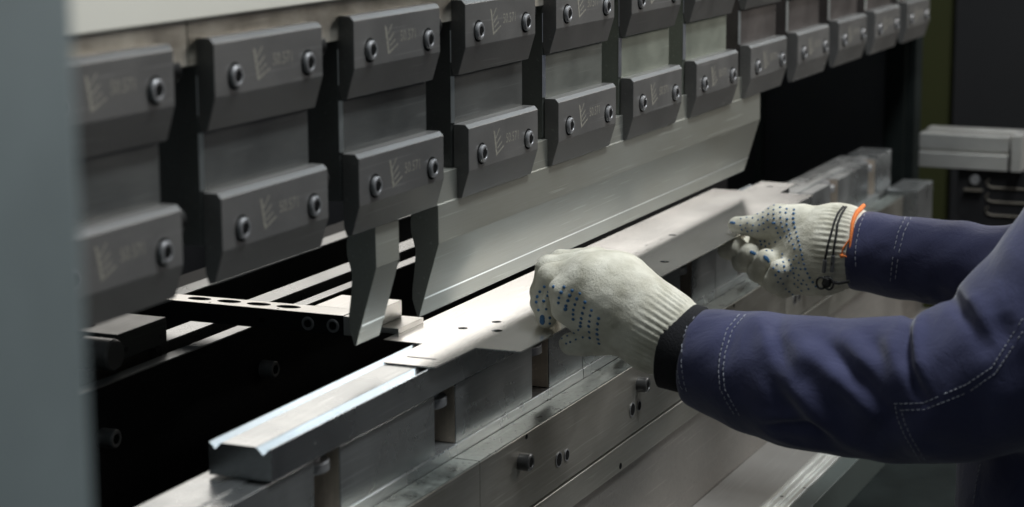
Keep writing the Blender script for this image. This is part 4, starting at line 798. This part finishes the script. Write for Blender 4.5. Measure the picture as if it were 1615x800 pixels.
    [(1.142, -0.2071, -0.1454), (1.1359, -0.2077, -0.1469), (1.1313, -0.2078, -0.1487), (1.1276, -0.2078, -0.1506), (1.1247, -0.2075, -0.1527), (1.1222, -0.2072, -0.1549), (1.1198, -0.2072, -0.1574), (1.1177, -0.2072, -0.16), (1.1159, -0.2071, -0.1626), (1.1142, -0.207, -0.1653), (1.1126, -0.2068, -0.168), (1.1111, -0.2066, -0.1707), (1.1098, -0.2068, -0.1734), (1.1087, -0.2069, -0.1763), (1.1079, -0.2069, -0.1791), (1.1073, -0.2069, -0.1821), (1.1071, -0.2068, -0.185), (1.1071, -0.2071, -0.188), (1.1074, -0.2074, -0.1911), (1.108, -0.2075, -0.1942), (1.1088, -0.2077, -0.1974), (1.1098, -0.2077, -0.2006)],
    [(1.1505, -0.2484, -0.1472), (1.1388, -0.25, -0.1476), (1.1326, -0.2504, -0.1491), (1.1282, -0.2504, -0.1508), (1.1247, -0.2501, -0.1527), (1.1217, -0.2497, -0.1546), (1.1192, -0.2493, -0.1567), (1.117, -0.2487, -0.1588), (1.1149, -0.2486, -0.1612), (1.1131, -0.2485, -0.1638), (1.1115, -0.2484, -0.1663), (1.11, -0.2482, -0.1689), (1.1086, -0.248, -0.1715), (1.1074, -0.2477, -0.1741), (1.1063, -0.2474, -0.1767), (1.1052, -0.2471, -0.1793), (1.1045, -0.2471, -0.182), (1.104, -0.247, -0.1846), (1.1037, -0.2469, -0.1873), (1.1036, -0.2467, -0.1901), (1.1037, -0.2464, -0.1929), (1.1039, -0.2461, -0.1957), (1.1043, -0.2458, -0.1985), (1.105, -0.2454, -0.2014), (1.106, -0.245, -0.2044), (1.1072, -0.2445, -0.2074)],
    [(1.1461, -0.2552, -0.1468), (1.1365, -0.2562, -0.1479), (1.1307, -0.2564, -0.1497), (1.1265, -0.2562, -0.1517), (1.1231, -0.2558, -0.1539), (1.1202, -0.2553, -0.1562), (1.1177, -0.2547, -0.1585), (1.1155, -0.2546, -0.1609), (1.1135, -0.2544, -0.1634), (1.1117, -0.2542, -0.1659), (1.11, -0.254, -0.1685), (1.1085, -0.2537, -0.171), (1.1072, -0.2534, -0.1736), (1.106, -0.2531, -0.1763), (1.1049, -0.2527, -0.1789), (1.1042, -0.2526, -0.1815), (1.1038, -0.2524, -0.1842), (1.1036, -0.2522, -0.1869), (1.1036, -0.2519, -0.1897), (1.1036, -0.2516, -0.1925), (1.1039, -0.2513, -0.1953), (1.1043, -0.2509, -0.1981), (1.1049, -0.2505, -0.201), (1.1057, -0.2501, -0.204), (1.1068, -0.2495, -0.207)],
    [(0.7177, -0.4184, -0.2797), (0.7179, -0.418, -0.282), (0.7181, -0.4176, -0.2842), (0.7182, -0.4172, -0.2865), (0.7183, -0.4168, -0.2888), (0.7184, -0.4164, -0.291), (0.7184, -0.416, -0.2933), (0.7185, -0.4156, -0.2955), (0.7186, -0.4152, -0.2978), (0.7184, -0.415, -0.3001), (0.7183, -0.4149, -0.3025), (0.7183, -0.4146, -0.3048), (0.7184, -0.4144, -0.3072), (0.7186, -0.4141, -0.3097), (0.7189, -0.4139, -0.3122), (0.7194, -0.4135, -0.3147), (0.72, -0.4132, -0.3173)],
]
CORD_LINES = [
    [(1.1433, -0.1834, -0.1402), (1.1293, -0.1816, -0.1452), (1.1195, -0.1807, -0.1529), (1.115, -0.1797, -0.1606), (1.1106, -0.1788, -0.1683), (1.1084, -0.1775, -0.1754), (1.108, -0.1761, -0.1828), (1.1093, -0.1745, -0.1906), (1.1103, -0.173, -0.1965), (1.1125, -0.1725, -0.2034)],
    [(1.1435, -0.1862, -0.1404), (1.128, -0.1854, -0.1462), (1.1189, -0.1843, -0.1541), (1.1135, -0.185, -0.1628), (1.1101, -0.1846, -0.1697), (1.1093, -0.1837, -0.1779), (1.1086, -0.183, -0.1862), (1.1089, -0.1821, -0.1937), (1.111, -0.1813, -0.2007)],
]
ORANGE_LINES = [
    [(1.1481, -0.1997, -0.1433), (1.1392, -0.1989, -0.1447), (1.1302, -0.1987, -0.1489), (1.1242, -0.1987, -0.1535), (1.1181, -0.1996, -0.1607), (1.1144, -0.1998, -0.1675), (1.1124, -0.1999, -0.1736), (1.1113, -0.1999, -0.1799)],
    [(1.1143, -0.1992, -0.1675), (1.1119, -0.1963, -0.1728), (1.1101, -0.1931, -0.1768), (1.1092, -0.1922, -0.1819), (1.1099, -0.1921, -0.1857), (1.1105, -0.1961, -0.1859), (1.1112, -0.1991, -0.1877)],
]

lt, rtree = bvh(GV, GF), bvh(HV, HF)
def dots_on(glove_o, rows, tree):
    mb = MB()
    for row in rows:
        for q in row:
            loc, nor, _, dist = tree.find_nearest(Vector(q[:3]))
            r = q[3]*random.uniform(1.0, 1.35)
            mb.lathe(loc-nor*0.0010, nor, [(0, r), (0.0014, r*0.95), (0.00185, r*0.5)], 9)
    o = mb.build('grip_dots', MT['blue_dot'], glove_o, smooth=1.0); o['kind'] = 'stuff'
dots_on(gl, LEFT_DOTS, lt); dots_on(gr, RIGHT_DOTS, rtree)
bt = bvh(V, F)
mb = MB()
for row in STITCHES:
    for i in range(0, len(row)-1, 2):
        a, b_ = [bt.find_nearest(Vector(q)) for q in row[i:i+2]]
        if (a[0]-b_[0]).length > 0.012: continue
        if random.random() < 0.04: continue
        b_p = a[0]+(b_[0]-a[0])*random.uniform(1.0, 1.45)
        mb.tube([a[0]+a[1]*random.uniform(-0.0001, 0.0003), (a[0]+b_p)/2+(a[1]+b_[1])*0.0004, b_p+b_[1]*0.0003], 0.00042, 5)
o = mb.build('stitching', MT['thread'], person, smooth=1.0); o['kind'] = 'stuff'
# cord with a lock round the far wrist
def on(tree, q, off):
    l, n, _, d = tree.find_nearest(Vector(q)); return l+n*off
wc = thing('wrist_cord', (1.13, -0.19, -0.22), 'thin black cord with a toggle lock looped round the far glove wrist', 'cord')
c0 = Vector((1.1525, -0.187, -0.182))
for row in CORD_LINES:
    pts = [on(rtree, q, 0.0016) for q in row]
    t0, t1 = pts[0], pts[-1]
    back = []
    for k in range(1, 14):
        a = math.pi*k/14
        back.append(c0+Vector((math.sin(a)*0.0385, 0.004*math.sin(a), math.cos(a)*0.0385)))
    loop = [t1]+pts[::-1][1:]+[q+Vector((0, (t0.y-c0.y)*(1-i/13)+(t1.y-c0.y)*(i/13), 0)) for i, q in enumerate(back)]+[t1+Vector((0.012, 0.0, -0.006))]
    MB().tube(loop, 0.00118, 8).build('cord_loop', MT['cord'], wc, smooth=1.0)
    MB().cyl(pts[-3], pts[-1]+(pts[-1]-pts[-3])*0.1, 0.0021, n=12).build('cord_end', MT['screw'], wc, smooth=1.0)
lk = on(rtree, CORD_LINES[1][-1], 0.004)+Vector((0.0, 0.004, -0.008))
mb = MB(); mb.lathe(lk, (0, 0.25, -1), [(-0.003, 0.0036), (-0.001, 0.0050), (0.006, 0.0050), (0.009, 0.0030)], 16); mb.build('cord_lock', MT['cord'], wc)
R_ = 0.0062
for sgn in (-1, 1):
    q0 = lk+Vector((-0.003, 0.002, -0.004))
    MB().tube([q0+Vector((0, math.sin(a)*R_*0.8-0.004*sgn, math.cos(a)*R_)) for a in [2*math.pi*i/18 for i in range(19)]], 0.0012, 7).build('cord_loop', MT['cord'], wc, smooth=1.0)
MB().tube([lk+Vector((0, 0.0, -0.002)), lk+Vector((-0.002, -0.012, -0.003)), lk+Vector((-0.002, -0.024, 0.0))], 0.0017, 7).build('cord_tail', MT['cord'], wc, smooth=1.0)
for k, row in enumerate(ORANGE_LINES):
    pts = [on(rtree, q, 0.0012) for q in row]
    if k == 0: pts = [pts[0]+Vector((0.02, 0.001, 0.001))]+pts
    r = [0.0024, 0.0026, 0.0026, 0.0024, 0.0021, 0.0018, 0.0015, 0.0012, 0.0010][:len(pts)] if k == 0 else 0.0008
    MB().tube(pts, r, 8).build('hem_thread', MT['orange'], person, smooth=1.0)
q = on(rtree, ORANGE_LINES[1][4], 0.001)
MB().lathe(q, (-1, 0, 0), [(0, 0.001), (0.001, 0.0024), (0.0025, 0.001)], 10).build('thread_knot', MT['orange'], person, smooth=1.0)
